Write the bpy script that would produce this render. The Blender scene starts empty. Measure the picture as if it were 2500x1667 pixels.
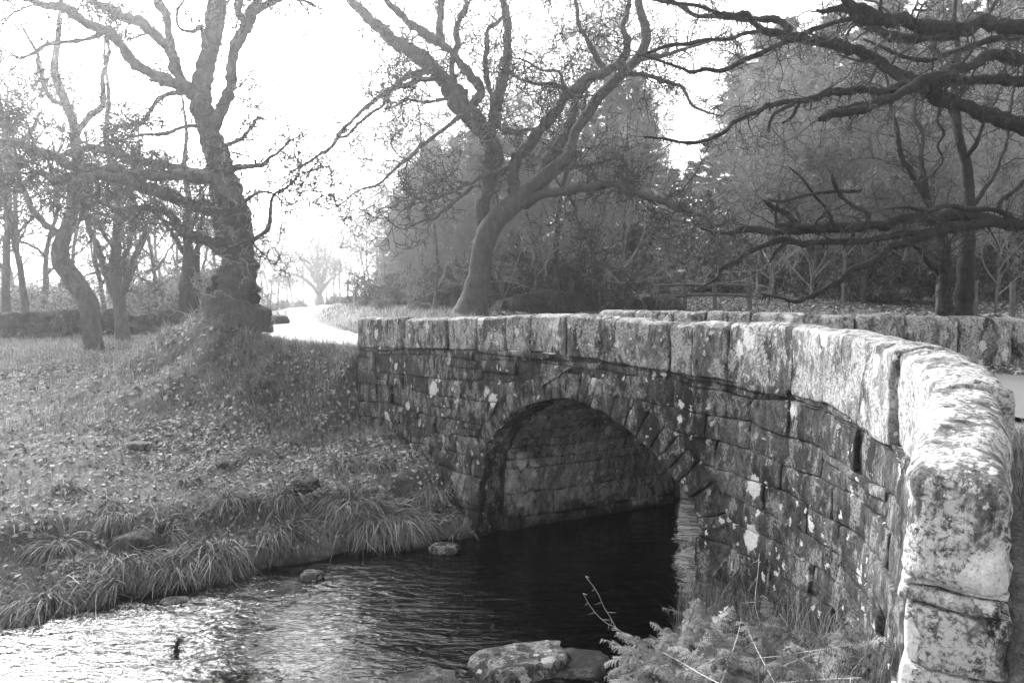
import bpy, math, numpy as np
from mathutils import Vector, Matrix
sc = bpy.context.scene
COL = sc.collection
rng = np.random.default_rng(7)

# ---------------------------------------------------------------- camera, sky, sun, exposure
F = 1701.0; CX, CY = 1250.0, 833.5; PIT = math.atan((833.5 - 733.0) / F)
cam = bpy.data.cameras.new('camera'); camo = bpy.data.objects.new('camera', cam); COL.objects.link(camo)
cam.sensor_width = 36.0; cam.lens = F / 2500.0 * 36.0; cam.clip_start = 0.05; cam.clip_end = 5000.0
camo.location = (0, 0, 0); camo.rotation_euler = (math.pi / 2 - PIT, 0, 0)
sc.camera = camo

SUN_AZ, SUN_EL = math.radians(-36.0), math.radians(32.0)
SUNV = Vector((math.sin(SUN_AZ) * math.cos(SUN_EL), math.cos(SUN_AZ) * math.cos(SUN_EL), math.sin(SUN_EL)))
world = bpy.data.worlds.new('World'); sc.world = world; world.use_nodes = True
wn = world.node_tree; wn.nodes.clear()
sky = wn.nodes.new('ShaderNodeTexSky'); sky.sky_type = 'NISHITA'; sky.sun_disc = False
sky.sun_elevation = SUN_EL; sky.sun_rotation = SUN_AZ
sky.air_density = 1.0; sky.dust_density = 6.0; sky.ozone_density = 1.0; sky.altitude = 300
bw = wn.nodes.new('ShaderNodeRGBToBW'); bg = wn.nodes.new('ShaderNodeBackground'); wo = wn.nodes.new('ShaderNodeOutputWorld')
bg.inputs['Strength'].default_value = 0.15
wn.links.new(sky.outputs[0], bw.inputs[0]); wn.links.new(bw.outputs[0], bg.inputs['Color']); wn.links.new(bg.outputs[0], wo.inputs[0])
sun = bpy.data.lights.new('sun', 'SUN'); sun.energy = 1.5; sun.angle = math.radians(20.0); sun.color = (1, 1, 1)
suno = bpy.data.objects.new('sun', sun); COL.objects.link(suno); suno.rotation_euler = SUNV.to_track_quat('Z', 'Y').to_euler()
vs = sc.view_settings; vs.view_transform = 'Standard'; vs.look = 'None'; vs.exposure = 2.3; vs.gamma = 1.0; vs.use_curve_mapping = False
cy = sc.cycles
cy.max_bounces = 6; cy.diffuse_bounces = 3; cy.glossy_bounces = 3; cy.transmission_bounces = 3; cy.transparent_max_bounces = 8
cy.volume_bounces = 2; cy.caustics_reflective = False; cy.caustics_refractive = False
cy.use_denoising = True; cy.denoiser = 'OPENIMAGEDENOISE'; cy.denoising_input_passes = 'RGB_ALBEDO_NORMAL'; cy.denoising_prefilter = 'ACCURATE'

# ---------------------------------------------------------------- helpers: rays, noise, meshes
def ray(x, y):
    a = (x - CX) / F; b = -(y - CY) / F
    return np.array([a, math.cos(PIT) + b * math.sin(PIT), -math.sin(PIT) + b * math.cos(PIT)])
def at(x, y, Y):
    r = ray(x, y); return r * (Y / r[1])

def _h(ix, iy, iz, seed):
    n = (ix * 374761393 + iy * 668265263 + iz * 2147483647 + seed * 1274126177) & 0xffffffff
    n = ((n ^ (n >> 13)) * 1274126177) & 0xffffffff
    n = ((n ^ (n >> 16)) * 2246822519) & 0xffffffff
    return ((n ^ (n >> 15)) & 0xffffff) / float(0xffffff) * 2 - 1
def vnoise(p, seed=0):
    p = np.asarray(p, float); i = np.floor(p).astype(np.int64); f = p - i; f = f * f * (3 - 2 * f)
    out = 0
    for dx in (0, 1):
        for dy in (0, 1):
            for dz in (0, 1):
                w = (f[..., 0] if dx else 1 - f[..., 0]) * (f[..., 1] if dy else 1 - f[..., 1]) * (f[..., 2] if dz else 1 - f[..., 2])
                out = out + w * _h(i[..., 0] + dx, i[..., 1] + dy, i[..., 2] + dz, seed)
    return out
def fbm(p, octv=3, seed=0):
    p = np.asarray(p, float); o = 0; a = 1.0
    for k in range(octv):
        o = o + a * vnoise(p * 2 ** k + 17.3 * k, seed + k); a *= .5
    return o
def fb2(x, y, s, octv=3, seed=0):
    return fbm(np.stack([x * s, y * s, np.zeros_like(x)], -1), octv, seed)
def sstep(a, b, x):
    t = np.clip((x - a) / (b - a), 0, 1); return t * t * (3 - 2 * t)

def mesh_np(name, V, Fc, smooth=False, tone=None):
    """V (n,3); Fc (m,3) or (m,4) or a list of such arrays -> mesh datablock"""
    V = np.asarray(V, np.float32)
    if not isinstance(Fc, list): Fc = [Fc]
    Fc = [np.asarray(f, np.int32) for f in Fc if len(f)]
    loops = np.concatenate([f.ravel() for f in Fc]); sizes = np.concatenate([np.full(len(f), f.shape[1], np.int32) for f in Fc])
    starts = np.r_[0, np.cumsum(sizes)[:-1]].astype(np.int32)
    me = bpy.data.meshes.new(name)
    me.vertices.add(len(V)); me.vertices.foreach_set('co', V.ravel())
    me.loops.add(len(loops)); me.loops.foreach_set('vertex_index', loops)
    me.polygons.add(len(sizes)); me.polygons.foreach_set('loop_start', starts); me.polygons.foreach_set('loop_total', sizes)
    me.polygons.foreach_set('use_smooth', np.full(len(sizes), bool(smooth)))
    if tone is not None:
        at_ = me.attributes.new('tone', 'FLOAT', 'POINT'); at_.data.foreach_set('value', np.asarray(tone, np.float32))
    me.update(calc_edges=True)
    return me
def link(name, me, mat=None, parent=None, world=True):
    if mat is not None and me is not None and len(me.materials) == 0: me.materials.append(mat)
    o = bpy.data.objects.new(name, me); COL.objects.link(o)
    if parent is not None:
        o.parent = parent
        if world and parent.type == 'EMPTY': o.matrix_parent_inverse = Matrix.Translation(-parent_loc(parent))
    return o
def parent_loc(o):
    l = Vector(o.location)
    while o.parent is not None and o.parent.type == 'EMPTY': o = o.parent; l += Vector(o.location)
    return l
def empty(name, loc): 
    o = bpy.data.objects.new(name, None); COL.objects.link(o); o.location = Vector([float(c) for c in loc]); o.empty_display_size = .3; return o
def tag(o, label=None, cat=None, group=None, kind=None):
    if label: o['label'] = label
    if cat: o['category'] = cat
    if group: o['group'] = group
    if kind: o['kind'] = kind
    return o
def copy_tree(o, parent=None):
    c = o.copy(); COL.objects.link(c)
    if parent is not None: c.parent = parent; c.matrix_parent_inverse = o.matrix_parent_inverse
    for ch in list(o.children): copy_tree(ch, c)
    return c

def crom(P, n=8):
    P = np.asarray(P, float); Q = np.vstack([2 * P[0] - P[1], P, 2 * P[-1] - P[-2]]); t = np.linspace(0, 1, n, endpoint=False)[:, None]; out = []
    for i in range(1, len(Q) - 2):
        a, b, c, d = Q[i - 1], Q[i], Q[i + 1], Q[i + 2]
        out.append(.5 * (2 * b + (c - a) * t + (2 * a - 5 * b + 4 * c - d) * t * t + (3 * b - a - 3 * c + d) * t ** 3))
    return np.vstack(out + [P[-1:]])
def arclen(P): return np.r_[0, np.cumsum(np.linalg.norm(np.diff(P, axis=0), axis=1))]

# ---------------------------------------------------------------- materials (all grey: the photograph is black and white)
class NT:
    def __init__(s, name):
        s.m = bpy.data.materials.new(name); s.m.use_nodes = True; s.t = s.m.node_tree; s.t.nodes.clear()
        s.out = s.t.nodes.new('ShaderNodeOutputMaterial'); s.geo = s.t.nodes.new('ShaderNodeNewGeometry'); s.P = s.geo.outputs['Position']
        s.m.cycles.displacement_method = 'BUMP'
    def n(s, typ, **kw):
        o = s.t.nodes.new(typ)
        for k, v in kw.items(): setattr(o, k, v)
        return o
    def put(s, sock, v):
        if isinstance(v, bpy.types.NodeSocket): s.t.links.new(v, sock)
        elif sock.type == 'RGBA': sock.default_value = (v, v, v, 1) if not isinstance(v, tuple) else v
        else: sock.default_value = v
    def scale(s, v, sx, sy=None, sz=None):
        o = s.n('ShaderNodeVectorMath', operation='MULTIPLY'); s.put(o.inputs[0], v); o.inputs[1].default_value = (sx, sy if sy is not None else sx, sz if sz is not None else sx); return o.outputs[0]
    def noise(s, sc_, det=4, rough=.6, dist=0, v=None):
        o = s.n('ShaderNodeTexNoise'); s.put(o.inputs['Vector'], v if v is not None else s.P); o.inputs['Scale'].default_value = sc_; o.inputs['Detail'].default_value = det
        o.inputs['Roughness'].default_value = rough; o.inputs['Distortion'].default_value = dist; return o.outputs[0]
    def voro(s, sc_, v=None, feat='F1', out='Distance', rnd=1.0):
        o = s.n('ShaderNodeTexVoronoi', feature=feat); s.put(o.inputs['Vector'], v if v is not None else s.P); o.inputs['Scale'].default_value = sc_; o.inputs['Randomness'].default_value = rnd; return o.outputs[out]
    def math(s, op, a, b=0.0, clamp=False):
        o = s.n('ShaderNodeMath', operation=op); o.use_clamp = clamp; s.put(o.inputs[0], a); s.put(o.inputs[1], b); return o.outputs[0]
    def mr(s, v, a, b, c=0.0, d=1.0, smooth=True):
        o = s.n('ShaderNodeMapRange'); o.interpolation_type = 'SMOOTHSTEP' if smooth else 'LINEAR'
        for k, q in zip((0, 1, 2, 3, 4), (v, a, b, c, d)): s.put(o.inputs[k], q)
        return o.outputs[0]
    def mix(s, f, a, b):
        o = s.n('ShaderNodeMix'); s.put(o.inputs[0], f); s.put(o.inputs[2], a); s.put(o.inputs[3], b); return o.outputs[0]
    def attr(s, name): 
        o = s.n('ShaderNodeAttribute', attribute_name=name); return o.outputs['Fac']
    def rnd(s): return s.n('ShaderNodeObjectInfo').outputs['Random']
    def bump(s, h, st, dist=.02, nrm=None):
        o = s.n('ShaderNodeBump'); o.inputs['Strength'].default_value = st; o.inputs['Distance'].default_value = dist; s.put(o.inputs['Height'], h)
        if nrm is not None: s.put(o.inputs['Normal'], nrm)
        return o.outputs[0]
    def pbsdf(s, col, rough=.85, nrm=None, spec=.3, **kw):
        o = s.n('ShaderNodeBsdfPrincipled'); s.put(o.inputs['Base Color'], col); s.put(o.inputs['Roughness'], rough); o.inputs['Specular IOR Level'].default_value = spec
        if nrm is not None: s.put(o.inputs['Normal'], nrm)
        for k, v in kw.items(): s.put(o.inputs[k.replace('_', ' ')], v)
        return o.outputs[0]
    def done(s, sh): s.t.links.new(sh, s.out.inputs['Surface']); return s.m

def stone_mat(name, base, lich, lich_thr, moss_thr, film_k=.55, wet=False, scale=1.0, crust=.62):
    """granite: speckle, blotches, pale crusts of lichen, dark moss"""
    t = NT(name)
    warp = t.n('ShaderNodeVectorMath', operation='ADD'); nz = t.n('ShaderNodeTexNoise'); t.put(nz.inputs['Vector'], t.P); nz.inputs['Scale'].default_value = 6
    sc1 = t.scale(nz.outputs['Color'], .16); nz.inputs['Scale'].default_value = 11; nz.inputs['Detail'].default_value = 5; nz.inputs['Roughness'].default_value = .75; t.put(warp.inputs[0], t.scale(t.P, 1, 1, .75)); t.put(warp.inputs[1], sc1); PW = warp.outputs[0]
    PS = t.scale(t.P, 1, 1, .45)
    big = t.noise(1.7, 5, .62, v=PS); mid = t.noise(13, 6, .7, v=PS); fine = t.noise(42, 4, .72); grit = t.noise(260, 2, .6)
    per = t.mr(t.rnd(), 0, 1, .72, 1.3, False)
    c = t.mix(t.mr(big, .3, .7), base * .55, base * 1.35)
    c = t.math('MULTIPLY', c, per)
    c = t.math('MULTIPLY', c, t.mr(mid, .32, .68, .2, 1.9, False))
    c = t.math('MULTIPLY', c, t.mr(fine, .32, .68, .4, 1.65, False))
    c = t.math('MULTIPLY', c, t.mr(grit, .3, .7, .72, 1.28, False))
    # dark moss and wet stain, running down
    mo = t.noise(2.3, 8, .72, .4, v=PS); mm = t.mr(mo, moss_thr, moss_thr + .07)
    mm = t.math('MULTIPLY', mm, t.mr(t.noise(45, 3, .7), .25, .5, .55, 1))
    c = t.mix(mm, c, .022)
    # crusts: grey film first, then white rosettes
    film = t.mr(t.noise(5, 9, .75, .3, v=PS), lich_thr - .02, lich_thr + .05)
    film = t.math('MULTIPLY', film, t.mr(t.noise(38, 4, .75), .38, .56))
    c = t.mix(t.math('MULTIPLY', film, film_k), c, lich * .8)
    vd = t.voro(4.2 * scale, v=PW); vr = t.voro(4.2 * scale, v=PW, out='Color')
    sep = t.n('ShaderNodeSeparateColor'); t.put(sep.inputs[0], vr)
    rad = t.mr(sep.outputs[0], crust, 1.0, 0, .5, False)
    ros = t.mr(t.math('SUBTRACT', rad, vd), 0.0, .03)
    vd2 = t.voro(13 * scale, v=PW); vr2 = t.voro(13 * scale, v=PW, out='Color'); sep2 = t.n('ShaderNodeSeparateColor'); t.put(sep2.inputs[0], vr2)
    ros2 = t.mr(t.math('SUBTRACT', t.mr(sep2.outputs[1], .66, 1.0, 0, .45, False), vd2), 0.0, .05)
    area = t.mr(t.noise(.9, 4, .6, v=t.P), lich_thr - .09, lich_thr + .02)
    ros = t.math('MULTIPLY', t.math('MAXIMUM', ros, ros2), area)
    ros = t.math('MULTIPLY', ros, t.mr(t.noise(55, 4, .75), .3, .46, .1, 1))
    c = t.mix(ros, c, t.mr(fine, .3, .7, lich * .8, lich * 1.1))
    if wet:   # the band that the stream wets stays dark with algae
        sp = t.n('ShaderNodeSeparateXYZ'); t.put(sp.inputs[0], t.P)
        wz = t.math('ADD', sp.outputs[2], t.mr(t.noise(2.5, 4), .3, .7, -.25, .25, False))
        c = t.mix(t.mr(wz, -3.55, -3.2, .9, 0), c, .012)
    h = t.math('ADD', t.math('MULTIPLY', mid, 1.0), t.math('MULTIPLY', fine, .35)); h = t.math('ADD', h, t.math('MULTIPLY', mm, .25))
    h = t.math('ADD', h, t.math('MULTIPLY', ros, .1)); h = t.math('ADD', h, t.math('MULTIPLY', grit, .1))
    return t.done(t.pbsdf(c, .9, t.bump(h, .9, .035), .2))
M = {}
M['wall'] = stone_mat('wall_granite', .05, .58, .525, .52, wet=True, film_k=.42, crust=.5)
M['parapet'] = stone_mat('parapet_granite', .12, .58, .49, .55, film_k=.75, scale=1.3, crust=.5)
M['endstone'] = stone_mat('end_granite', .13, .62, .47, .53, film_k=.9, scale=1.0, crust=.35)
M['barrel'] = stone_mat('barrel_granite', .16, .62, .52, .60, wet=True, film_k=.5, crust=.5)
M['rock'] = stone_mat('boulder_granite', .05, .45, .50, .54)
M['rockdark'] = stone_mat('mossy_boulder', .055, .25, .64, .50)

def simple(name, base, sc_=12, var=.5, rough=.9, bs=.5, bd=.02, det=5, stretch=None):
    t = NT(name); v = t.P if stretch is None else t.scale(t.P, *stretch)
    a = t.noise(sc_, det, .65, v=v); b = t.noise(sc_ * 7, 4, .65, v=v)
    c = t.math('MULTIPLY', t.mr(a, .25, .75, base * (1 - var), base * (1 + var), False), t.mr(b, .3, .7, 1 - var * .7, 1 + var * .7, False))
    h = t.math('ADD', a, t.math('MULTIPLY', b, .4))
    return t.done(t.pbsdf(c, rough, t.bump(h, bs, bd), .25))
M['mortar'] = stone_mat('mortar', .032, .4, .60, .54, film_k=.3)
M['road'] = simple('worn_asphalt', .15, 3, .12, .65, .25, .01)
M['bark'] = simple('oak_bark', .085, 7, .55, .95, 1.0, .05, 6, (1, 1, .45))
M['mossbark'] = simple('mossy_bark', .026, 6, .6, .95, 1.0, .05, 6)
M['twig'] = simple('twigs', .05, 5, .35, .9, 0)
M['paletwig'] = simple('pale_twigs', .26, 3, .4, .85, 0)
M['palebark'] = simple('birch_bark', .13, 6, .5, .85, .5, .02)
M['midtwig'] = simple('grey_twigs', .27, 4, .4, .9, 0)
M['wood'] = simple('weathered_wood', .10, 8, .5, .9, .5, .01)
M['wire'] = simple('fence_wire', .12, 8, .2, .6, 0)

def toned(name, lo, hi, rough=.8, trans=.0, patch=0):
    t = NT(name); a = t.attr('tone'); c = t.mr(a, 0, 1, lo, hi, False)
    if patch: c = t.math('MULTIPLY', c, t.mr(t.noise(patch, 5, .7), .32, .68, .4, 1.6, False))
    sh = t.pbsdf(c, rough, None, .25)
    if trans:
        tr = t.n('ShaderNodeBsdfTranslucent'); t.put(tr.inputs[0], c); mx = t.n('ShaderNodeMixShader'); mx.inputs[0].default_value = trans
        t.t.links.new(sh, mx.inputs[1]); t.t.links.new(tr.outputs[0], mx.inputs[2]); sh = mx.outputs[0]
    return t.done(sh)
M['grass'] = toned('grass_blades', .07, .38, .75, .35, 2.2)
M['sedge'] = toned('dry_sedge', .025, .55, .7, .3)
M['leaf'] = toned('fallen_leaves', .04, .6, .7, .15)
M['needle'] = toned('needles', .06, .21, .8, .25)
M['holly'] = toned('evergreen_leaves', .04, .13, .6, .2)
M['brush'] = toned('dead_brush', .10, .32, .8, .3)
M['bracken'] = toned('dead_bracken', .035, .48, .8, .3)
M['straw'] = simple('dry_stalk', .42, 9, .25, .8, 0)

def ground_mat():
    t = NT('ground_turf')
    a = t.noise(.7, 6, .65); b = t.noise(6, 6, .7); f = t.noise(38, 5, .75); g = t.noise(120, 3, .7)
    c = t.mr(a, .3, .7, .12, .20, False)
    c = t.math('MULTIPLY', c, t.mr(b, .3, .7, .6, 1.4, False)); c = t.math('MULTIPLY', c, t.mr(f, .3, .7, .5, 1.5, False)); c = t.math('MULTIPLY', c, t.mr(g, .3, .7, .6, 1.4, False))
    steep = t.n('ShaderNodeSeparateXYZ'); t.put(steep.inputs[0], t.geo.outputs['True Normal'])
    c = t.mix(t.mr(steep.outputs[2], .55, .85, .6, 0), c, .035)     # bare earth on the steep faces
    sp = t.n('ShaderNodeSeparateXYZ'); t.put(sp.inputs[0], t.P)
    bed = t.mr(sp.outputs[2], -3.62, -3.45, 1, 0)
    peb = t.mr(t.voro(5.5, out='Distance'), 0, .6, 1.3, .35); cb = t.math('MULTIPLY', t.mr(t.noise(3, 5, .7), .35, .7, .02, .11), peb)
    c = t.mix(bed, c, cb)
    h = t.math('ADD', b, t.math('MULTIPLY', f, .5))
    return t.done(t.pbsdf(c, .95, t.bump(h, .8, .06), .15))
M['ground'] = ground_mat()

def water_mat():
    t = NT('stream_water')
    # ripples: long crests lying across the current
    rot = t.n('ShaderNodeMapping'); t.put(rot.inputs[0], t.P); rot.inputs['Rotation'].default_value = (0, 0, math.radians(-20)); rot.inputs['Scale'].default_value = (.55, 1.5, 1)
    w = t.noise(2.6, 3, .55, .8, v=rot.outputs[0]); w2 = t.noise(8, 3, .55, .6, v=rot.outputs[0]); w3 = t.noise(24, 2, .5, 0, v=rot.outputs[0])
    amp = t.mr(t.noise(.45, 2, .5), .35, .65, .3, 1.5)
    h = t.math('ADD', t.math('ADD', t.math('MULTIPLY', w, 1.0), t.math('MULTIPLY', w2, .45)), t.math('MULTIPLY', w3, .14)); h = t.math('MULTIPLY', h, amp)
    nb = t.bump(h, 1.0, .032)
    gl = t.n('ShaderNodeBsdfGlossy'); t.put(gl.inputs['Color'], 1.0); gl.inputs['Roughness'].default_value = .05; t.put(gl.inputs['Normal'], nb)
    tr = t.n('ShaderNodeBsdfTransparent'); t.put(tr.inputs[0], .2)
    fr = t.n('ShaderNodeFresnel'); fr.inputs['IOR'].default_value = 1.33; t.put(fr.inputs['Normal'], nb)
    mx = t.n('ShaderNodeMixShader'); t.t.links.new(fr.outputs[0], mx.inputs[0]); t.t.links.new(tr.outputs[0], mx.inputs[1]); t.t.links.new(gl.outputs[0], mx.inputs[2])
    return t.done(mx.outputs[0])
M['water'] = water_mat()
# ---------------------------------------------------------------- plan of the bridge (metres; eye at the origin, x right, y away, water at -3.6)
WATER = -3.6
WP = crom(np.array([(-2.95, 13.3), (-.4, 10.47), (2.15, 7.94), (2.52, 7.4), (2.8, 6.5), (2.84, 5.3), (2.33, 3.9), (1.6, 2.75)]), 40)
WS = arclen(WP); SEND = WS[-1]
_t = np.gradient(WP, WS, axis=0); _t /= np.linalg.norm(_t, axis=1)[:, None]
def wall_xy(s, off):
    """point of the near face: s along it from the far end, off outwards (towards the open bank)"""
    s = np.asarray(s, float); e = np.clip(s, 0, SEND)
    x = np.interp(e, WS, WP[:, 0]); y = np.interp(e, WS, WP[:, 1]); tx = np.interp(e, WS, _t[:, 0]); ty = np.interp(e, WS, _t[:, 1])
    return np.stack([x + tx * (s - e) + ty * off, y + ty * (s - e) - tx * off], -1)
TOPS = np.array([(0, -.335), (1.795, -.302), (2.85, -.282), (4.22, -.233), (4.74, -.201), (5.42, -.186), (5.87, -.196), (6.25, -.216), (7.0, -.251), (7.77, -.25), (8.77, -.246), (9.45, -.267), (10.14, -.323), (10.54, -.338), (11.82, -.44), (12.5, -.54), (13.09, -.66)])
BOTS = np.array([(0, -.883), (1.79, -.81), (4.22, -.735), (5.43, -.73), (5.88, -.737), (6.26, -.757), (7.02, -.808), (7.33, -.858), (7.78, -.865), (8.75, -.876), (9.25, -.915), (9.78, -.99), (10.34, -1.03), (11.44, -1.06), (13.1, -1.12)])
def ztop(s): return np.interp(s, TOPS[:, 0], TOPS[:, 1])
def zbot(s): return np.interp(s, BOTS[:, 0], BOTS[:, 1])
BW = 3.6                                   # width of the bridge, face to face
AX = np.array([.69, -.724]); NX = np.array([.724, .69])      # along and across
SKEW = np.array([.8925, .4512])            # run of the stream and of the barrel
INTR = np.array([(3.73, -4.0), (3.73, -3.178), (3.77, -2.695), (3.82, -2.32), (3.95, -2.07), (4.12, -1.9), (4.36, -1.69), (4.675, -1.51), (5.0, -1.393), (5.31, -1.33), (5.548, -1.33), (5.75, -1.374), (6.03, -1.455), (6.29, -1.565), (6.55, -1.69), (6.8, -1.856), (6.99, -2.02), (7.15, -2.16), (7.29, -2.3), (7.37, -2.43), (7.45, -2.65), (7.46, -3.0), (7.46, -4.0)])
ARC = np.vstack([INTR[:1], crom(INTR[3:-2], 10), INTR[-1:]])
SPAN0, SPAN1 = INTR[3], INTR[-3]

# ---------------------------------------------------------------- lie of the land
ROADP = np.array([(-1.3, 14.3, -.93), (-2.4, 15.3, -.94), (-4.8, 17.8, -.95), (-6.9, 22.5, -1.0), (-10.9, 34, -1.0), (-18, 58, -.93), (-27, 95, -.7), (-34, 140, -.3)])
ROADC = crom(ROADP, 14)
EXTW = np.vstack([[WP[0] - AX * k for k in (60, 20, 8, 3, 1)], WP, [WP[-1] + np.array(v) for v in ((-.02, -.6), (0, -1.5), (0, -4), (0, -30))]])
_ee = np.vstack([np.linspace(EXTW[i], EXTW[i + 1], 8, endpoint=False) if np.linalg.norm(EXTW[i + 1] - EXTW[i]) > .3 else EXTW[i:i + 1] for i in range(len(EXTW) - 1)] + [EXTW[-1:]])
def seg_dist(P, x, y, signed=False):
    best = np.full(x.shape, 1e9); zb = np.zeros(x.shape); sg = np.ones(x.shape)
    for i in range(len(P) - 1):
        a, b = P[i], P[i + 1]; dx, dy = b[0] - a[0], b[1] - a[1]; L = dx * dx + dy * dy
        t = np.clip(((x - a[0]) * dx + (y - a[1]) * dy) / L, 0, 1); ex = x - a[0] - t * dx; ey = y - a[1] - t * dy; d = ex * ex + ey * ey
        m = d < best; best = np.where(m, d, best)
        if signed: sg = np.where(m, np.where(-dy * ex + dx * ey >= 0, 1, -1), sg)
        else: zb = np.where(m, a[2] + t * (b[2] - a[2]), zb)
    return (np.sqrt(best) * sg) if signed else (np.sqrt(best), zb)
def stream_ad(x, y):
    a = (x + .4) * SKEW[0] + (y - 10.47) * SKEW[1]; d = -(x + .4) * SKEW[1] + (y - 10.47) * SKEW[0]
    d = d + .05 * np.clip(a - 7, 0, 9) ** 2 + .9 * np.clip(a - 16, 0, None)
    return a, d
def H(x, y):
    x = np.asarray(x, float); y = np.asarray(y, float)
    a, d = stream_ad(x, y)
    dn = d + .22 * fb2(x, y, .9, 3, 3) * np.clip(1 - np.abs(a) / 60, 0, 1)
    near_arch = np.exp(-(((x + .4) ** 2 + (y - 10.47) ** 2) / .5)); dn = dn * (1 - near_arch) + d * near_arch
    lip = fb2(x, y, .55, 2, 11) * .35
    L = np.interp(dn + 0 * lip, [-1.2, -.25, .05, .3, .7], [-4.05, -3.85, -3.62, -3.42, -3.3])
    L2 = np.interp(dn, [.7, 4.5, 10, 16, 25, 60, 200, 600], [-2.98, -2.52, -2.0, -1.68, -1.55, -1.3, 0, 6])
    L = L + (L2 + 0.0 - (-3.3)) * sstep(.75 + lip, 1.25 + lip, dn) * (dn > .2)
    e = -d - 3.4 - 1.35 * sstep(1.3, -1.6, a) + .18 * fb2(x, y, .9, 3, 5)
    R = np.interp(e, [-.9, -.1, .25, 1.0, 1.8, 3.5, 5, 6.2, 12, 40, 200], [-4.05, -3.8, -3.4, -3.2, -3.02, -2.42, -1.95, -1.62, -1.5, -1.2, 0])
    bank = np.where(d > -1.7, L, R)
    bank = bank + .38 * np.exp(-(((x + 1.9) / 1.5) ** 2 + ((y - 12.3) / 1.4) ** 2)) * sstep(.2, 1.0, d)
    # back country: field beyond the road, hill of the wood to the right
    hill = sstep(-4, 10, x + (y - 25) * .12) * np.clip(y - 24, 0, 120) * .085
    B = -.95 + .5 * sstep(15, 24, y) + hill + .004 * np.clip(y - 30, 0, 300)
    B = B + .22 * sstep(0.2, 2.2, x - 6) * sstep(12.5, 10.5, y) * 0
    ch = np.where(d > -1.7, d, -3.4 - d)                # distance outside the channel
    wch = np.where((d > -1.7) & (a > 3), 8.5, 1.4); B = np.where(ch < 8.6, B - (B + 4.0) * (1 - sstep(-.3, wch, ch)), B)
    q = seg_dist(_ee, x, y, True)
    u = (x + 2.95) * AX[0] + (y - 13.3) * AX[1]; v = (x + 2.95) * NX[0] + (y - 13.3) * NX[1]
    xr = np.interp(y, [14, 15.3, 17.8, 22.5, 34, 58, 95, 140], [-1.2, -2.4, -4.8, -6.9, -10.9, -18, -27, -34])
    wB = sstep(-1.5, 1.5, x - xr) * sstep(14.0, 16.5, y)
    left = bank * (1 - wB) + B * wB
    rr, zr = seg_dist(ROADC, x, y)
    # knoll under the old oak
    rm = np.hypot((x + 6.55) * .95, (y - 16.6)); rm2 = np.hypot(x + 5.6, (y - 15.7) * 1.1)
    kn = -.36 - .82 * np.clip(rm - .75, 0, 9) + .22 * fb2(x, y, 1.5, 4, 21); kn2 = -.95 - .75 * np.clip(rm2 - .6, 0, 9) + .24 * fb2(x, y, 1.5, 4, 22)
    k = .35; left = np.logaddexp(np.logaddexp(left / k, kn / k), kn2 / k) * k
    wr = (1 - sstep(1.45, 3.0, rr)) * sstep(.35, -.35, np.where(v < 0.3, u, -1))
    left = left * (1 - wr) + (zr - .03) * wr
    # bridge deck side and road to the right
    uu = np.clip(u, -2, 15); zroad = -.85 - np.where(uu < 5.4, .0035, .006) * (uu - 5.4) ** 2
    fill = zroad - .05
    inch = sstep(.55, .15, -d - 3.4) * sstep(.55, .15, d) * (u > 1) * (u < 9) * (v < BW + 1.3)
    fill = fill * (1 - inch) + -4.05 * inch
    farline = np.interp(x, [0, 5.2, 6.3, 9, 30], [16, 9.75, 9.95, 10.5, 13])
    beyond = sstep(.05, .3, y - farline - .12)
    back = fill * (1 - beyond) + B * beyond
    wq = sstep(.10, .32, q)
    end = sstep(3.0, 1.8, y); wq = wq * (1 - end) + sstep(-.3, 1.6, q) * end
    z = left * (1 - wq) + back * wq
    z = np.where((u < .3) & (v > -.3) & (y > 12), np.where(u < 0, left, left * (1 - sstep(0, .3, u)) + z * sstep(0, .3, u)), z)
    far = np.clip(np.hypot(x, y - 10) / 14, 0, 1)
    rough = 1 - (1 - sstep(1.5, 2.1, rr)) * .95
    onroad = (wq > .5) & (beyond < .5)
    z = z + np.where(onroad, 0, 1) * rough * (.055 * fb2(x, y, 1.1, 3, 31) + .03 * fb2(x, y, 3.7, 3, 32)) * np.where(z < -3.55, .9, 1)
    return z

def axis(lo, hi, step, far0, far1, g=1.13):
    c = list(np.arange(lo, hi + 1e-6, step)); s = step; v = lo; left = []
    while v > far0: s *= g; v -= s; left.append(v)
    s = step; v = c[-1]; right = []
    while v < far1: s *= g; v += s; right.append(v)
    return np.array(left[::-1] + c + right)
gx = axis(-10, 6.5, .1, -700, 700); gy = axis(2.0, 18, .1, -60, 1200)
GX, GY = np.meshgrid(gx, gy); GZ = H(GX, GY); nx, ny = len(gx), len(gy)
idx = np.arange(nx * ny).reshape(ny, nx)
gq = np.stack([idx[:-1, :-1], idx[:-1, 1:], idx[1:, 1:], idx[1:, :-1]], -1).reshape(-1, 4)
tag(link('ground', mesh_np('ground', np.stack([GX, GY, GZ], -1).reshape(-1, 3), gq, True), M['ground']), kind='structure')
def Hs(x, y): return float(H(np.array([float(x)]), np.array([float(y)]))[0])

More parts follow.
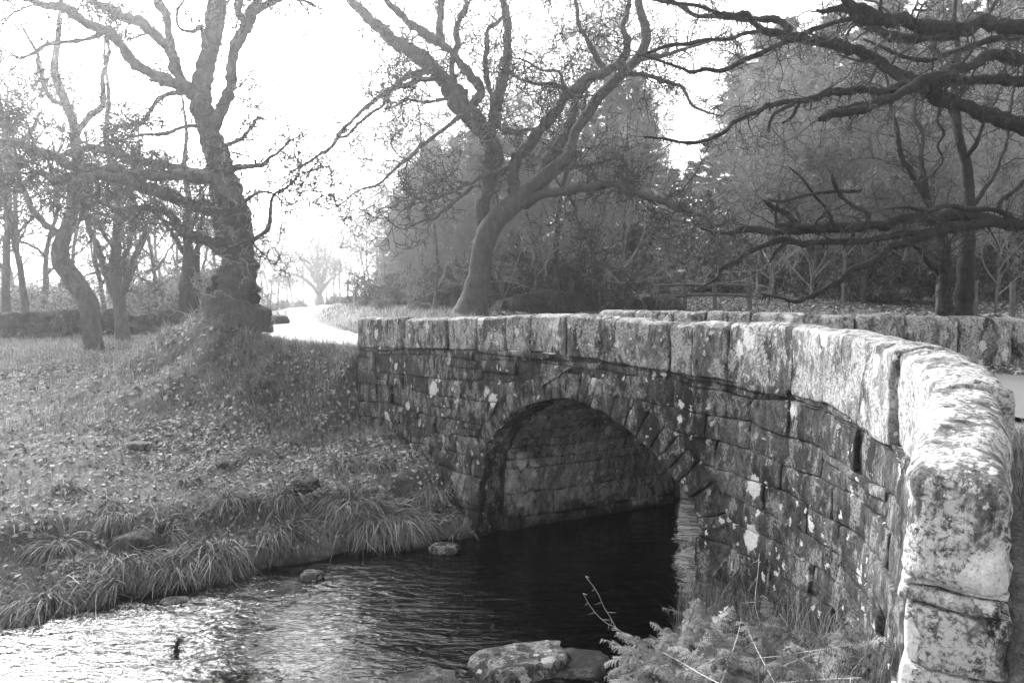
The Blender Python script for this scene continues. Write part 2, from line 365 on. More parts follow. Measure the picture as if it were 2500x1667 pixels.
# ---------------------------------------------------------------- water: a sheet in the channel
aa = np.linspace(-40, 16, 113); dd = np.linspace(-4.9, 1.2, 13); A_, D_ = np.meshgrid(aa, dd)
D2 = D_ - .05 * np.clip(A_ - 7, 0, 9) ** 2
wx = -.4 + A_ * SKEW[0] - D2 * SKEW[1]; wy = 10.47 + A_ * SKEW[1] + D2 * SKEW[0]
ii = np.arange(A_.size).reshape(A_.shape); wqd = np.stack([ii[:-1, :-1], ii[:-1, 1:], ii[1:, 1:], ii[1:, :-1]], -1).reshape(-1, 4)
tag(link('stream', mesh_np('stream', np.stack([wx, wy, np.full(wx.shape, WATER)], -1).reshape(-1, 3), wqd, True), M['water']), kind='structure')

# ---------------------------------------------------------------- road: two ribbons of asphalt, the lane beyond and the deck
def ribbon(name, Lp, Rp, mat):
    n = len(Lp); V = np.vstack([Lp, (Lp + Rp) / 2 + np.array([0, 0, .03]), Rp]); i = np.arange(n - 1)
    Q = np.vstack([np.stack([i, i + 1, i + 1 + n, i + n], -1), np.stack([i + n, i + 1 + n, i + 1 + 2 * n, i + 2 * n], -1)])
    return tag(link(name, mesh_np(name, V, Q, True), mat), kind='structure')
rc = ROADC[8:]; rt = np.gradient(rc[:, :2], axis=0); rt /= np.linalg.norm(rt, axis=1)[:, None]; rn = np.stack([-rt[:, 1], rt[:, 0]], -1)
hw = (1.38 + .10 * fbm(np.stack([np.arange(len(rc)) * .35, np.zeros(len(rc)), np.zeros(len(rc))], -1)))[:, None]
ribbon('road', np.c_[rc[:, :2] + rn * hw, rc[:, 2] + .012], np.c_[rc[:, :2] - rn * hw, rc[:, 2] + .012], M['road'])
us = np.linspace(-1.2, 5.0, 16); deckL = [WP[0] + AX * u_ + NX * .46 for u_ in us]; deckR = [WP[0] + AX * u_ + NX * (BW - .48) for u_ in us]
us2 = [6.2, 7.4, 8.6, 9.8, 11.0, 13, 18, 30]
for u_, l, r in zip(us2, [(2.6, 8.5), (3.25, 7.7), (3.7, 6.9), (4.2, 6.2), (4.5, 5.4), (5.0, 4), (5.5, 0), (6, -14)], [(4.35, 10.0), (4.9, 9.5), (5.6, 9.15), (6.6, 8.95), (8, 8.9), (11, 8.6), (17, 4), (22, -14)]):
    deckL.append(np.array(l)); deckR.append(np.array(r))
def zdeck(P): 
    u_ = np.clip((P[:, 0] + 2.95) * AX[0] + (P[:, 1] - 13.3) * AX[1], -2, 15); return -.85 - np.where(u_ < 5.4, .0035, .006) * (u_ - 5.4) ** 2
deckL = crom(np.array(deckL), 3); deckR = crom(np.array(deckR), 3)
ribbon('road', np.c_[deckL, zdeck(deckL)], np.c_[deckR, zdeck(deckR)], M['road'])
# ---------------------------------------------------------------- the stone bridge
_bc = {}
def lattice(nx, ny, nz):
    k = (nx, ny, nz)
    if k in _bc: return _bc[k]
    ids = {}; P = []; Q = []
    def vid(i, j, l):
        if (i, j, l) not in ids: ids[(i, j, l)] = len(P); P.append((i, j, l))
        return ids[(i, j, l)]
    for j in range(ny):
        for l in range(nz):
            Q.append([vid(0, j, l), vid(0, j, l + 1), vid(0, j + 1, l + 1), vid(0, j + 1, l)]); Q.append([vid(nx, j, l), vid(nx, j + 1, l), vid(nx, j + 1, l + 1), vid(nx, j, l + 1)])
    for i in range(nx):
        for l in range(nz):
            Q.append([vid(i, 0, l), vid(i + 1, 0, l), vid(i + 1, 0, l + 1), vid(i, 0, l + 1)]); Q.append([vid(i, ny, l), vid(i, ny, l + 1), vid(i + 1, ny, l + 1), vid(i + 1, ny, l)])
        for j in range(ny):
            Q.append([vid(i, j, 0), vid(i, j + 1, 0), vid(i + 1, j + 1, 0), vid(i + 1, j, 0)]); Q.append([vid(i, j, nz), vid(i + 1, j, nz), vid(i + 1, j + 1, nz), vid(i, j + 1, nz)])
    _bc[k] = (np.array(P), np.array(Q)); return _bc[k]
def rbox(L, T, Hh, r, step):
    """rounded box -> unit coordinates (u along, w depth, v up) and quads"""
    dims = np.array([L, T, Hh]); r = min(r, .45 * dims.min())
    def line(D):
        n = max(1, int(round((D - 2 * r) / step))); return np.r_[0, .35 * r, r + np.linspace(0, 1, n + 1) * (D - 2 * r), D - .35 * r, D]
    ls = [line(D) for D in dims]; P, Q = lattice(*[len(l) - 1 for l in ls])
    p = np.stack([ls[k][P[:, k]] for k in range(3)], -1); c = np.clip(p, r, dims - r); dv = p - c; n = np.linalg.norm(dv, axis=1, keepdims=True)
    p = c + np.where(n > 1e-9, dv / np.maximum(n, 1e-9) * r, 0); return p / dims, Q
def rough(V, a1, s1, a2, s2, seed):
    D = np.stack([fbm(V * s1 + 31 * k, 2, seed + k) for k in range(3)], -1) * a1 + np.stack([fbm(V * s2 + 57 * k, 2, seed + 9 + k) for k in range(3)], -1) * a2
    return V + D
bridge = tag(empty('stone_bridge', (0.9, 9.2, WATER)), 'old granite bridge with one low arch and curved lichen-spotted parapet over the stream', 'bridge')
R_ = np.random.default_rng(21)
# parapet, near side: every coping block by its joints in the photograph
JN = [0.0, 1.62, 2.85, 3.57, 4.22, 4.74, 5.42, 6.25, 7.01, 7.32, 7.77, 8.76, 10.54, 11.82, 13.12]
for k in range(len(JN) - 1):
    s0, s1 = JN[k] + .011, JN[k + 1] - .011; last = k == len(JN) - 2
    T = .42 if k < 12 else (.39 if not last else .345); dz = R_.uniform(-.012, .012); do = R_.uniform(-.02, .015) + (.05 if 6 <= k <= 11 else 0) + (.03 if last else 0)
    st = .07 if k < 8 else (.05 if not last else .03)
    uv, Q = rbox(s1 - s0, T, .55, .07 if last else .022, st)
    s = s0 + uv[:, 0] * (s1 - s0) + np.sin(uv[:, 2] * 3) * R_.uniform(-.02, .02); zt = ztop(s) + dz - .035 * np.abs(uv[:, 1] * 2 - 1) ** 2.5; zb = zbot(s) - .004 - (.035 * np.sin((s - s0) * 2.3 + k) ** 2 if 6 <= k <= 11 else 0)
    xy = wall_xy(s, do - uv[:, 1] * T); V = np.c_[xy, zb + uv[:, 2] * (zt - zb)]
    V = rough(V, .018, 2.6, .012, 12, 40 + k)
    o = link('parapet_stone', mesh_np('parapet_stone', V, Q, True), M['endstone'] if k >= 12 else M['parapet'], bridge)
    if last: tag(o, 'big rounded end block of the parapet, pale with lichen')
# voussoirs
ring = crom(INTR[3:-2], 16); rl = arclen(ring); rtn = np.gradient(ring, rl, axis=0); rtn /= np.linalg.norm(rtn, axis=1)[:, None]; rnm = np.stack([-rtn[:, 1], rtn[:, 0]], -1)
def ring_at(c):
    return np.stack([np.interp(c, rl, ring[:, k]) for k in (0, 1)], -1), np.stack([np.interp(c, rl, rnm[:, k]) for k in (0, 1)], -1)
def ring_t(c): return np.interp(c / rl[-1], [0, .2, .5, .75, 1], [.28, .31, .37, .42, .46])
c = 0.0; cuts = [0.0]
while c < rl[-1] - .1:
    f = c / rl[-1]; c += R_.uniform(.11, .17) if f < .55 else R_.uniform(.16, .26); cuts.append(min(c, rl[-1]))
cuts[-1] = rl[-1]
for k in range(len(cuts) - 1):
    c0, c1 = cuts[k] + .006, cuts[k + 1] - .006; tt = float(ring_t((c0 + c1) / 2)) * R_.uniform(.9, 1.1); T = .42; do = R_.uniform(-.004, .028)
    uv, Q = rbox(c1 - c0, T, tt, .022, .06)
    cc = c0 + uv[:, 0] * (c1 - c0); p, n = ring_at(cc); sz = p + n * (uv[:, 2:3] * tt)
    V = np.c_[wall_xy(sz[:, 0], do), sz[:, 1]]; V[:, :2] += SKEW * (uv[:, 1:2] * T); V = rough(V, .013, 5, .010, 16, 3)
    link('arch_stone', mesh_np('arch_stone', V, Q, True), M['wall'], bridge)
# spandrel and wing walls in rough courses
cm = np.linspace(0, rl[-1], 200); pm, nm = ring_at(cm); EX = pm + nm * (ring_t(cm)[:, None] + .012); it = EX[:, 1].argmax(); EXT = EX[it, 1]; EXS = EX[it, 0]
def edgeL(z): return np.where(z >= EXT, EXS, np.where(z < SPAN0[1] + .02, np.interp(z, [-4, -3.178, -2.695, -2.3], [3.73, 3.73, 3.77, 3.82]) - .004, np.interp(z, EX[:it + 1, 1], EX[:it + 1, 0])))
def edgeR(z): return np.where(z >= EXT, EXS, np.where(z < SPAN1[1] + .02, 7.464, np.interp(z, EX[it:, 1][::-1], EX[it:, 0][::-1])))
lev = [0.0, -.055, -.13]
while lev[-1] > -3.2: lev.append(lev[-1] - R_.choice([.12, .2, .26, .32, .38], p=[.12, .23, .25, .25, .15]))
def course(k, s):
    b = zbot(s) * max(0, 1 - k * .12) + (-.86) * min(1, k * .12)
    return b + lev[k] + (.045 * fbm(np.stack([s * .9, s * 0 + k * .9, s * 0], -1), 3, 5) if k > 0 else -.006)
nst = 0
def wall_stone(k, a0, a1, b0, b1, quoin=False, vr=None):
    """cell between course k and k+1; a = bottom ends, b = top ends"""
    global nst
    L = max(a1 - a0, b1 - b0); sm = (a0 + a1 + b0 + b1) / 4; hh = float(course(k, np.array(sm)) - course(k + 1, np.array(sm)))
    if L < .035: return
    if vr is None and hh > .15 and R_.random() < .3 and not quoin:
        f = R_.uniform(.35, .65); am, bm_ = a0 + (b0 - a0) * f, a1 + (b1 - a1) * f
        wall_stone(k, a0, a1, am, bm_, quoin, (0, f)); wall_stone(k, am, bm_, b0, b1, quoin, (f, 1)); return
    vr = (0, 1) if vr is None else vr; hh *= vr[1] - vr[0]; ja, jb = R_.normal(0, .010, 2)
    T = (.345 if sm > 12.2 else .42) if quoin else .15; do = R_.normal(0, .017) + (.02 if k == 0 else 0); g = .003
    uv, Q = rbox(L, T, hh, min(.016, .25 * hh), max(.05, min(.08, L / 5)))
    v = uv[:, 2]; l = a0 + (b0 - a0) * v + g; r = a1 + (b1 - a1) * v - g; s = l + uv[:, 0] * (r - l)
    zt1 = course(k, s); zb0 = course(k + 1, s); z1 = zb0 + (zt1 - zb0) * vr[1] - g + (ja * (uv[:, 0] - .5) if k > 0 else 0); z0 = zb0 + (zt1 - zb0) * vr[0] + g + jb * (uv[:, 0] - .5); z = z0 + v * (z1 - z0)
    tilt = R_.normal(0, .012); bat = .045 * np.clip(-z - .9, 0, 4)
    off = do + tilt * (uv[:, 0] - .5) + bat - .006 * (np.abs(uv[:, 0] * 2 - 1) ** 4 + np.abs(v * 2 - 1) ** 4) - uv[:, 1] * T
    V = np.c_[wall_xy(s, off), z]; V = rough(V, .014, 6, .011, 17, 3)
    link('wall_stone', mesh_np('wall_stone', V, Q, True), M['wall'] if sm < 12.4 else M['endstone'], bridge); nst += 1
for k in range(len(lev) - 1):
    zt_, zb_ = lambda s: float(course(k, np.array(s))), lambda s: float(course(k + 1, np.array(s)))
    for side in (0, 1):
        mid = 5.4
        eg = edgeL if side == 0 else edgeR; bt = bb = 5.0 if side == 0 else 6.0
        for _ in range(12): bt = .5 * bt + .5 * float(eg(np.array(zt_(bt)))); bb = .5 * bb + .5 * float(eg(np.array(zb_(bb))))
        bt += .03 if side == 0 else -.03; bb += .03 if side == 0 else -.03
        lo, hi = (0.0, max(bt, bb)) if side == 0 else (min(bt, bb), SEND)
        zc = (zt_(lo) + zb_(lo)) / 2
        cuts = [lo]; h_ = zt_((lo + hi) / 2) - zb_((lo + hi) / 2)
        while True:
            w = R_.uniform(.28, .62) * (1.35 if h_ > .18 else 1) * (1.4 if side == 1 else 1)
            if k == 0: w *= 1.5
            if cuts[-1] + w > hi - .2: break
            cuts.append(cuts[-1] + w)
        cuts.append(hi)
        for j in range(len(cuts) - 1):
            j0, j1 = R_.normal(0, .012), R_.normal(0, .012)
            a0 = b0 = cuts[j]; a1 = b1 = cuts[j + 1]
            if j > 0: a0 += j0; b0 -= j0
            if j < len(cuts) - 2: pass
            if side == 0 and j == len(cuts) - 2: a1, b1 = bb, bt
            if side == 1 and j == 0: a0, b0 = bb, bt
            if k > 12 and side == 0 and a1 < 2.0: continue           # buried in the bank
            if side == 1 and a0 > 8.2 and zt_(a0) < -3.35: continue
            if side == 0 and min(a1, b1) - a0 < -.05 and max(a1, b1) - a0 < .05: continue
            wall_stone(k, a0, max(a1, a0 + .02), b0, max(b1, b0 + .02), quoin=(side == 0 and j == len(cuts) - 2 and k > 5) or (side == 1 and (j == 0 or j == len(cuts) - 2)))
# barrel of the arch
BLEN = BW / float(SKEW @ NX)
full = np.vstack([np.linspace(INTR[0], INTR[1], 8)[:-1], np.linspace(INTR[1], INTR[2], 6)[:-1], crom(INTR[2:-2], 10), np.linspace(INTR[-2], INTR[-1], 8)[1:]])
fl = arclen(full); ftn = np.gradient(full, fl, axis=0); ftn /= np.linalg.norm(ftn, axis=1)[:, None]; fnm = np.stack([-ftn[:, 1], ftn[:, 0]], -1)
c = .25; kk = 0
while c < fl[-1] - .3:
    zc = float(np.interp(c, fl, full[:, 1])); h_ = R_.uniform(.30, .42) if zc < -2.75 else R_.uniform(.12, .2)
    t0 = .43 if zc > -2.35 else .43
    while t0 < BLEN - .15:
        w = R_.uniform(.3, .75) * (1.3 if h_ > .25 else 1); t1 = min(BLEN, t0 + w)
        if BLEN - t1 < .2: t1 = BLEN
        uv, Q = rbox(t1 - t0, .12, h_, .022, .11); j = R_.normal(0, .014)
        cc = c + .005 + uv[:, 2] * (h_ - .01) + .012 * np.sin(t0 * 3 + uv[:, 0] * 2); tt = t0 + .005 + uv[:, 0] * (t1 - t0 - .01)
        p = np.stack([np.interp(cc, fl, full[:, i]) for i in (0, 1)], -1); n = np.stack([np.interp(cc, fl, fnm[:, i]) for i in (0, 1)], -1)
        sz = p + n * (uv[:, 1:2] * .12 + j); V = np.c_[wall_xy(sz[:, 0], 0), sz[:, 1]]; V[:, :2] += SKEW * tt[:, None]
        V = rough(V, .012, 5, .008, 13, kk % 50); link('barrel_stone', mesh_np('barrel_stone', V, Q, True), M['barrel'], bridge); kk += 1
        t0 = t1
    c += h_
# mortar core behind the stones
ss = np.r_[np.linspace(0.01, 3.7, 30), np.linspace(3.74, 7.45, 60), np.linspace(7.5, SEND - .02, 50)]
def arch_z(s):
    u = full[:, 0]; hi = np.interp(s, EX[:, 0][np.argsort(EX[:, 0])], EX[:, 1][np.argsort(EX[:, 0])]); return hi
zlo = np.where((ss > 3.72) & (ss < 7.48), arch_z(ss) - .06, -4.3); ztp = zbot(ss) - .01
Vs = []; Qs = []
for fi, (of, sk) in enumerate(((-.02, 0), (-.02, BLEN))):
    xy = wall_xy(ss, of) + SKEW * sk; b = fi * 2 * len(ss); Vs += [np.c_[xy, zlo], np.c_[xy, ztp]]; i = np.arange(len(ss) - 1)
    if sk: i = i[ss[i] < 8.2]
    Qs.append(np.stack([i, i + 1, i + 1 + len(ss), i + len(ss)], -1) + b)
nb = 4 * len(ss); off = full + fnm * .075; b0 = np.c_[wall_xy(off[:, 0], -.05), off[:, 1]]; b1 = b0.copy(); b1[:, :2] += SKEW * (BLEN + .04); i = np.arange(len(full) - 1)
Vs += [b0, b1]; Qs.append(np.stack([i, i + 1, i + 1 + len(full), i + len(full)], -1) + nb)
link('wall_core', mesh_np('wall_core', np.vstack(Vs), np.vstack(Qs)), M['mortar'], bridge)
# far parapet
o0 = WP[0] + NX * (BW - .42); FP = crom(np.array([o0 + AX * 2.55, o0 + AX * 4, o0 + AX * 6, o0 + AX * 7.6, (5.75, 9.78), (7.2, 9.95), (9, 10.3), (12, 11.1), (16, 12.4)]), 12); fs = arclen(FP); ft = np.gradient(FP, fs, axis=0); ft /= np.linalg.norm(ft, axis=1)[:, None]
rat = FP[:, 0] / FP[:, 1]
jx = [np.interp((x - CX) / F, rat, fs) for x in (1457, 1545, 1640, 1722, 1830, 1960, 2089, 2214, 2347, 2480, 2660, 2900)]
for k in range(len(jx) - 1):
    s0, s1 = jx[k] + .012, jx[k + 1] - .012; uv, Q = rbox(s1 - s0, .42, .6, .06, .09); s = s0 + uv[:, 0] * (s1 - s0)
    x = np.interp(s, fs, FP[:, 0]); y = np.interp(s, fs, FP[:, 1]); tx = np.interp(s, fs, ft[:, 0]); ty = np.interp(s, fs, ft[:, 1]); w = uv[:, 1] * .42
    zt = np.interp(s, [0, 3, 6, 9, 14], [-.19, -.18, -.20, -.26, -.34]) + R_.uniform(-.012, .012) - .03 * np.abs(uv[:, 1] * 2 - 1) ** 2; z = -1.05 + uv[:, 2] * (zt + 1.05)
    V = rough(np.c_[x - ty * w, y + tx * w, z], .02, 2.2, .009, 9, 70 + k); link('parapet_stone', mesh_np('far_parapet_stone', V, Q, True), M['parapet'], bridge)
print('stones', nst, 'barrel', kk)
# ---------------------------------------------------------------- trees
def tube(pts, rad, sides=8, seed=0, lump=.12, close=True):
    """tapering limb: rings round a polyline, uneven like bark"""
    pts = np.asarray(pts, float); rad = np.asarray(rad, float); n = len(pts)
    t = np.gradient(pts, axis=0); t /= np.linalg.norm(t, axis=1)[:, None] + 1e-9
    up = np.array([0.31, .17, .93]); a = np.cross(t, up); a /= np.linalg.norm(a, axis=1)[:, None] + 1e-9; b = np.cross(t, a)
    th = np.linspace(0, 2 * np.pi, sides, endpoint=False)
    dirs = a[:, None, :] * np.cos(th)[None, :, None] + b[:, None, :] * np.sin(th)[None, :, None]
    base = pts[:, None, :] + dirs * rad[:, None, None]
    w = 1 + lump * fbm(base / np.maximum(rad[:, None, None] * 2.2, .03), 2, seed)
    V = (pts[:, None, :] + dirs * (rad[:, None] * w)[..., None]).reshape(-1, 3)
    i = np.arange(n - 1)[:, None] * sides; j = np.arange(sides)[None, :]; j2 = (j + 1) % sides
    Q = np.stack([i + j, i + j2, i + sides + j2, i + sides + j], -1).reshape(-1, 4)
    return V, Q
def join(parts):
    Vs, Qs, o = [], [], 0
    for V, Q in parts: Vs.append(V); Qs.append(np.asarray(Q) + o); o += len(V)
    return np.vstack(Vs), np.vstack(Qs)
def segs(p0, p1, r0, r1, sides=3):
    """loose prisms for twigs, all at once"""
    t = p1 - p0; t = t / (np.linalg.norm(t, axis=1)[:, None] + 1e-9); a = np.cross(t, np.array([.37, .21, .9])); a /= np.linalg.norm(a, axis=1)[:, None] + 1e-9; b = np.cross(t, a); n = len(p0)
    th = np.arange(sides) * 2 * np.pi / sides; d = a[:, None] * np.cos(th)[None, :, None] + b[:, None] * np.sin(th)[None, :, None]
    V = np.concatenate([p0[:, None] + d * r0[:, None, None], p1[:, None] + d * r1[:, None, None]], 1).reshape(-1, 3)
    k = np.arange(n)[:, None] * 2 * sides; j = np.arange(sides)[None]; j2 = (j + 1) % sides
    return V, np.stack([k + j, k + j2, k + sides + j2, k + sides + j], -1).reshape(-1, 4)
def unit(v): return v / (np.linalg.norm(v, axis=-1, keepdims=True) + 1e-9)
def grow(base, dirs, length, r0, K, wig, lift, g, r1f=.35):
    """N twigs at once -> points (N,K+1,3), radii (N,K+1)"""
    N = len(base); P = np.zeros((N, K + 1, 3)); P[:, 0] = base; d = unit(dirs)
    for k in range(K):
        d = unit(d + g.normal(0, wig, (N, 3)) + np.array([0, 0, lift])); P[:, k + 1] = P[:, k] + d * (length / K)[:, None]
    rr = r0[:, None] * np.linspace(1, r1f, K + 1)[None]
    return P, rr
def polyseg(P, rr): return P[:, :-1].reshape(-1, 3), P[:, 1:].reshape(-1, 3), rr[:, :-1].ravel(), rr[:, 1:].ravel()
def sprout(P, rr, n, g, lo=.15, spread=.9, out=.35):
    """choose n places along each polyline -> bases, directions, parent radius"""
    N, K1, _ = P.shape; t = g.uniform(lo, 1, (N, n)) * (K1 - 1); i = np.minimum(t.astype(int), K1 - 2); f = (t - i)[..., None]; I = np.arange(N)[:, None]
    b = P[I, i] * (1 - f) + P[I, i + 1] * f; tan = unit(P[I, i + 1] - P[I, i]); side = unit(np.cross(tan, g.normal(0, 1, (N, n, 3))))
    d = unit(tan * out + side * spread); r = rr[I, i] * (1 - f[..., 0]) + rr[I, i + 1] * f[..., 0]
    return b.reshape(-1, 3), d.reshape(-1, 3), r.ravel()
def twigs_from(lines, g, per_m=2.0, l1=1.5, l2=.7, l3=.35, n2=6, n3=4, rmin=.006, wig=.38, lift=.03, n4=0, l1r=.55):
    """lines: list of (pts, rad). Three orders of crooked twigs; returns V, Q"""
    B, D, R0 = [], [], []
    for pts, rad in lines:
        L = arclen(pts); n = max(1, int(L[-1] * per_m)); c = g.uniform(.12 * L[-1], L[-1], n)
        b = np.stack([np.interp(c, L, pts[:, k]) for k in range(3)], -1); tg = np.gradient(pts, axis=0); tg = unit(np.stack([np.interp(c, L, tg[:, k]) for k in range(3)], -1))
        side = unit(np.cross(tg, g.normal(0, 1, (n, 3)))); B.append(b); D.append(unit(tg * .5 + side * .8 + [0, 0, .12])); R0.append(np.interp(c, L, rad))
        B.append(pts[-1:]); D.append(tg[-1:] if n else D[-1][-1:]); R0.append(rad[-1:] * 1.6)
    B = np.vstack(B); D = np.vstack(D); R0 = np.concatenate(R0); out = []
    ln = g.uniform(.4, 1, len(B)) * l1; r = np.clip(R0 * l1r, rmin * 1.6, .03) * g.uniform(.6, 1, len(B))
    P1, r1 = grow(B, D, ln, np.maximum(r, rmin * 1.6), 7, wig * .8, lift, g); out.append(polyseg(P1, r1))
    b, d, rp = sprout(P1, r1, n2, g); P2, r2 = grow(b, d, g.uniform(.4, 1, len(b)) * l2, np.clip(rp * .65, rmin, .02), 5, wig, lift, g, .6); out.append(polyseg(P2, r2))
    if n3:
        b, d, rp = sprout(P2, r2, n3, g, .2); P3, r3 = grow(b, d, g.uniform(.4, 1, len(b)) * l3, np.full(len(b), rmin), 3, wig, lift, g, .7); out.append(polyseg(P3, r3))
        if n4:
            b, d, rp = sprout(P3, r3, n4, g, .3); P4, r4 = grow(b, d, g.uniform(.5, 1, len(b)) * l3 * .5, np.full(len(b), rmin * .85), 2, wig, lift, g, .8); out.append(polyseg(P4, r4))
    return segs(*[np.concatenate([o[k] for o in out]) for k in range(4)])

def traced(crop, rows, Y0, Y1=None, Y2=None, n=6, wob=.0, seed=0):
    """rows (x, y, width) read off a crop of the photograph -> centre line and radii in metres, depth running from Y0 to Y1"""
    ox, oy, k = crop; Y1 = Y0 if Y1 is None else Y1; rows = np.array(rows, float); L = arclen(rows[:, :2]); f = L / L[-1]
    pts, rad = [], []
    for (x, y, w), q in zip(rows, f):
        Y = Y0 + (Y1 - Y0) * q; pts.append(at(ox + x / k, oy + y / k, Y)); rad.append(w / k / F * Y * .5)
    P = crom(np.c_[np.array(pts), np.array(rad)], n)
    if wob:
        rr = P[:, 3:4]; P[:, :3] += np.stack([fbm(P[:, :3] * 2.3 + 9 * k, 2, seed + k) for k in range(3)], -1) * np.minimum(rr * .9, wob)
    return P[:, :3], np.maximum(P[:, 3], .004)
C1, C2, C3 = (0, 0, 1.8447), (750, 0, 1.96), (1600, 0, 1.96)

def build_tree(name, base, label, trunk, limbs, bark, twig, g, tw=None, sides=12, flare=None, group=None, cat='tree', twig_lines=None, trunk_lump=.16):
    e = tag(empty(name, base), label, cat, group)
    P, r = trunk; V, Q = tube(P, r, 30, 3, trunk_lump); V = V + np.stack([fbm(V * 5 + 7 * k, 3, 50 + k) for k in range(3)], -1) * trunk_lump * .12 * np.clip(np.repeat(r, 30) * 3, .1, 1)[:, None]; link('trunk', mesh_np(name + '_trunk', V, Q, True), bark, e)
    for k, (P, r) in enumerate(limbs):
        V, Q = tube(P, r, sides, k + 5, .34); link('limb', mesh_np(name + '_limb', V, Q, True), bark, e)
    lines = (twig_lines if twig_lines is not None else limbs)
    if tw is not None and len(lines):
        V, Q = twigs_from(lines, g, **tw); link('crown', mesh_np(name + '_crown', V, Q), twig, e)
    return e

# --- the old oak on its knoll
YA = 16.6; g = np.random.default_rng(3)
tA = traced(C1, [(1055, 1500, 330), (1052, 1430, 290), (1050, 1370, 262), (1070, 1260, 180), (1072, 1150, 142), (1055, 1050, 158), (1042, 930, 150), (1000, 800, 128), (968, 680, 108), (945, 590, 98), (910, 490, 98), (908, 400, 86), (925, 300, 75), (950, 200, 70), (965, 100, 74), (985, 0, 76), (1000, -120, 60), (990, -260, 45), (1020, -420, 28), (1000, -560, 14)], YA, n=16)
LA = [traced(C1, r, a, b, wob=.05, seed=i) for i, (r, a, b) in enumerate([
 ([(955, 600, 60), (985, 520, 58), (1020, 450, 54), (1045, 370, 48), (1050, 260, 44), (1075, 180, 48), (1120, 100, 52), (1150, 30, 46), (1200, -60, 36), (1210, -200, 26), (1260, -330, 14)], YA, YA - .8),
 ([(1120, 100, 34), (1075, 70, 34), (1080, 0, 30), (1060, -100, 22), (1090, -220, 14)], YA - .4, YA + .8),
 ([(1140, 60, 26), (1190, 25, 28), (1250, 5, 22), (1330, -10, 18), (1420, 30, 12)], YA - .5, YA - 1.4),
 ([(905, 450, 66), (840, 400, 58), (780, 370, 54), (680, 330, 50), (600, 280, 47), (550, 220, 45), (500, 150, 47), (430, 125, 42), (350, 85, 44), (290, 40, 42), (200, 30, 30), (130, 10, 25), (40, -30, 20), (-90, -60, 14)], YA, YA - 3.5),
 ([(850, 410, 50), (800, 320, 46), (770, 240, 45), (710, 170, 48), (630, 100, 47), (560, 70, 42), (480, 40, 38), (400, 0, 32), (320, -60, 26), (260, -160, 18), (180, -240, 10)], YA, YA - 1.0),
 ([(770, 240, 38), (755, 150, 40), (745, 70, 40), (710, 10, 40), (690, -80, 32), (700, -200, 22), (660, -320, 12)], YA - .2, YA + 1.2),
 ([(480, 140, 26), (430, 160, 20), (380, 180, 18), (290, 190, 18), (200, 205, 16), (150, 240, 14), (90, 262, 11), (40, 230, 8)], YA - 1.5, YA - 2.4),
 ([(1000, 960, 80), (930, 935, 70), (880, 925, 64), (800, 895, 60), (700, 865, 56), (600, 830, 50), (520, 810, 48), (440, 800, 44), (330, 800, 38), (250, 812, 34), (180, 780, 25), (120, 822, 18), (60, 830, 12)], YA, YA - 3.0),
 ([(1090, 960, 70), (1030, 880, 66), (960, 810, 60), (880, 795, 50), (760, 800, 45), (650, 790, 42), (590, 800, 42), (520, 755, 40), (440, 760, 42), (340, 752, 44), (260, 710, 44), (170, 680, 40), (90, 650, 30), (10, 640, 25), (-70, 620, 20)], YA - .5, YA - 2.2),
 ([(960, 760, 40), (900, 770, 34), (800, 752, 30), (700, 740, 38), (600, 715, 40), (500, 690, 35), (400, 672, 30), (300, 690, 25), (220, 720, 18)], YA + .3, YA + 1.8),
 ([(1030, 1160, 60), (960, 1110, 46), (900, 1070, 48), (820, 1050, 44), (785, 985, 36), (740, 950, 35), (660, 940, 30), (580, 952, 20), (500, 930, 14)], YA - .2, YA - 1.2),
 ([(1010, 770, 34), (1060, 758, 28), (1110, 745, 25), (1180, 750, 22), (1215, 710, 15), (1250, 690, 12), (1300, 640, 8)], YA - .2, YA - 1.0),
 ([(980, 645, 22), (1040, 650, 18), (1095, 620, 15), (1140, 560, 12), (1160, 530, 10), (1200, 540, 7)], YA, YA + .9),
 ([(1070, 1090, 30), (1150, 1070, 22), (1205, 1035, 20), (1220, 960, 16), (1240, 880, 14), (1300, 840, 11), (1350, 780, 8)], YA - .4, YA - 1.2),
 ([(1040, 950, 24), (1110, 900, 16), (1180, 870, 13), (1240, 880, 10), (1290, 930, 7)], YA - .3, YA - 1.5),
 ([(940, 590, 26), (860, 570, 16), (790, 585, 15), (760, 600, 18), (680, 605, 14), (600, 620, 10)], YA, YA - 1.3),
 ([(930, 270, 22), (915, 130, 20), (870, 145, 16), (810, 130, 13), (800, 60, 12), (830, 0, 10)], YA, YA - 1.0),
 ([(870, 420, 24), (760, 430, 20), (690, 470, 18), (650, 560, 16), (560, 560, 22), (500, 600, 14)], YA, YA + 1.5)])]
oak = build_tree('oak_tree', (tA[0][0][0], YA, -.4), 'massive old oak with burred trunk and low spreading limbs on a grassy knoll', tA, LA, M['bark'], M['twig'], g,
                 dict(per_m=3.0, l1=1.7, l2=.85, l3=.42, n2=6, n3=6, rmin=.0095, lift=.03), trunk_lump=.22)
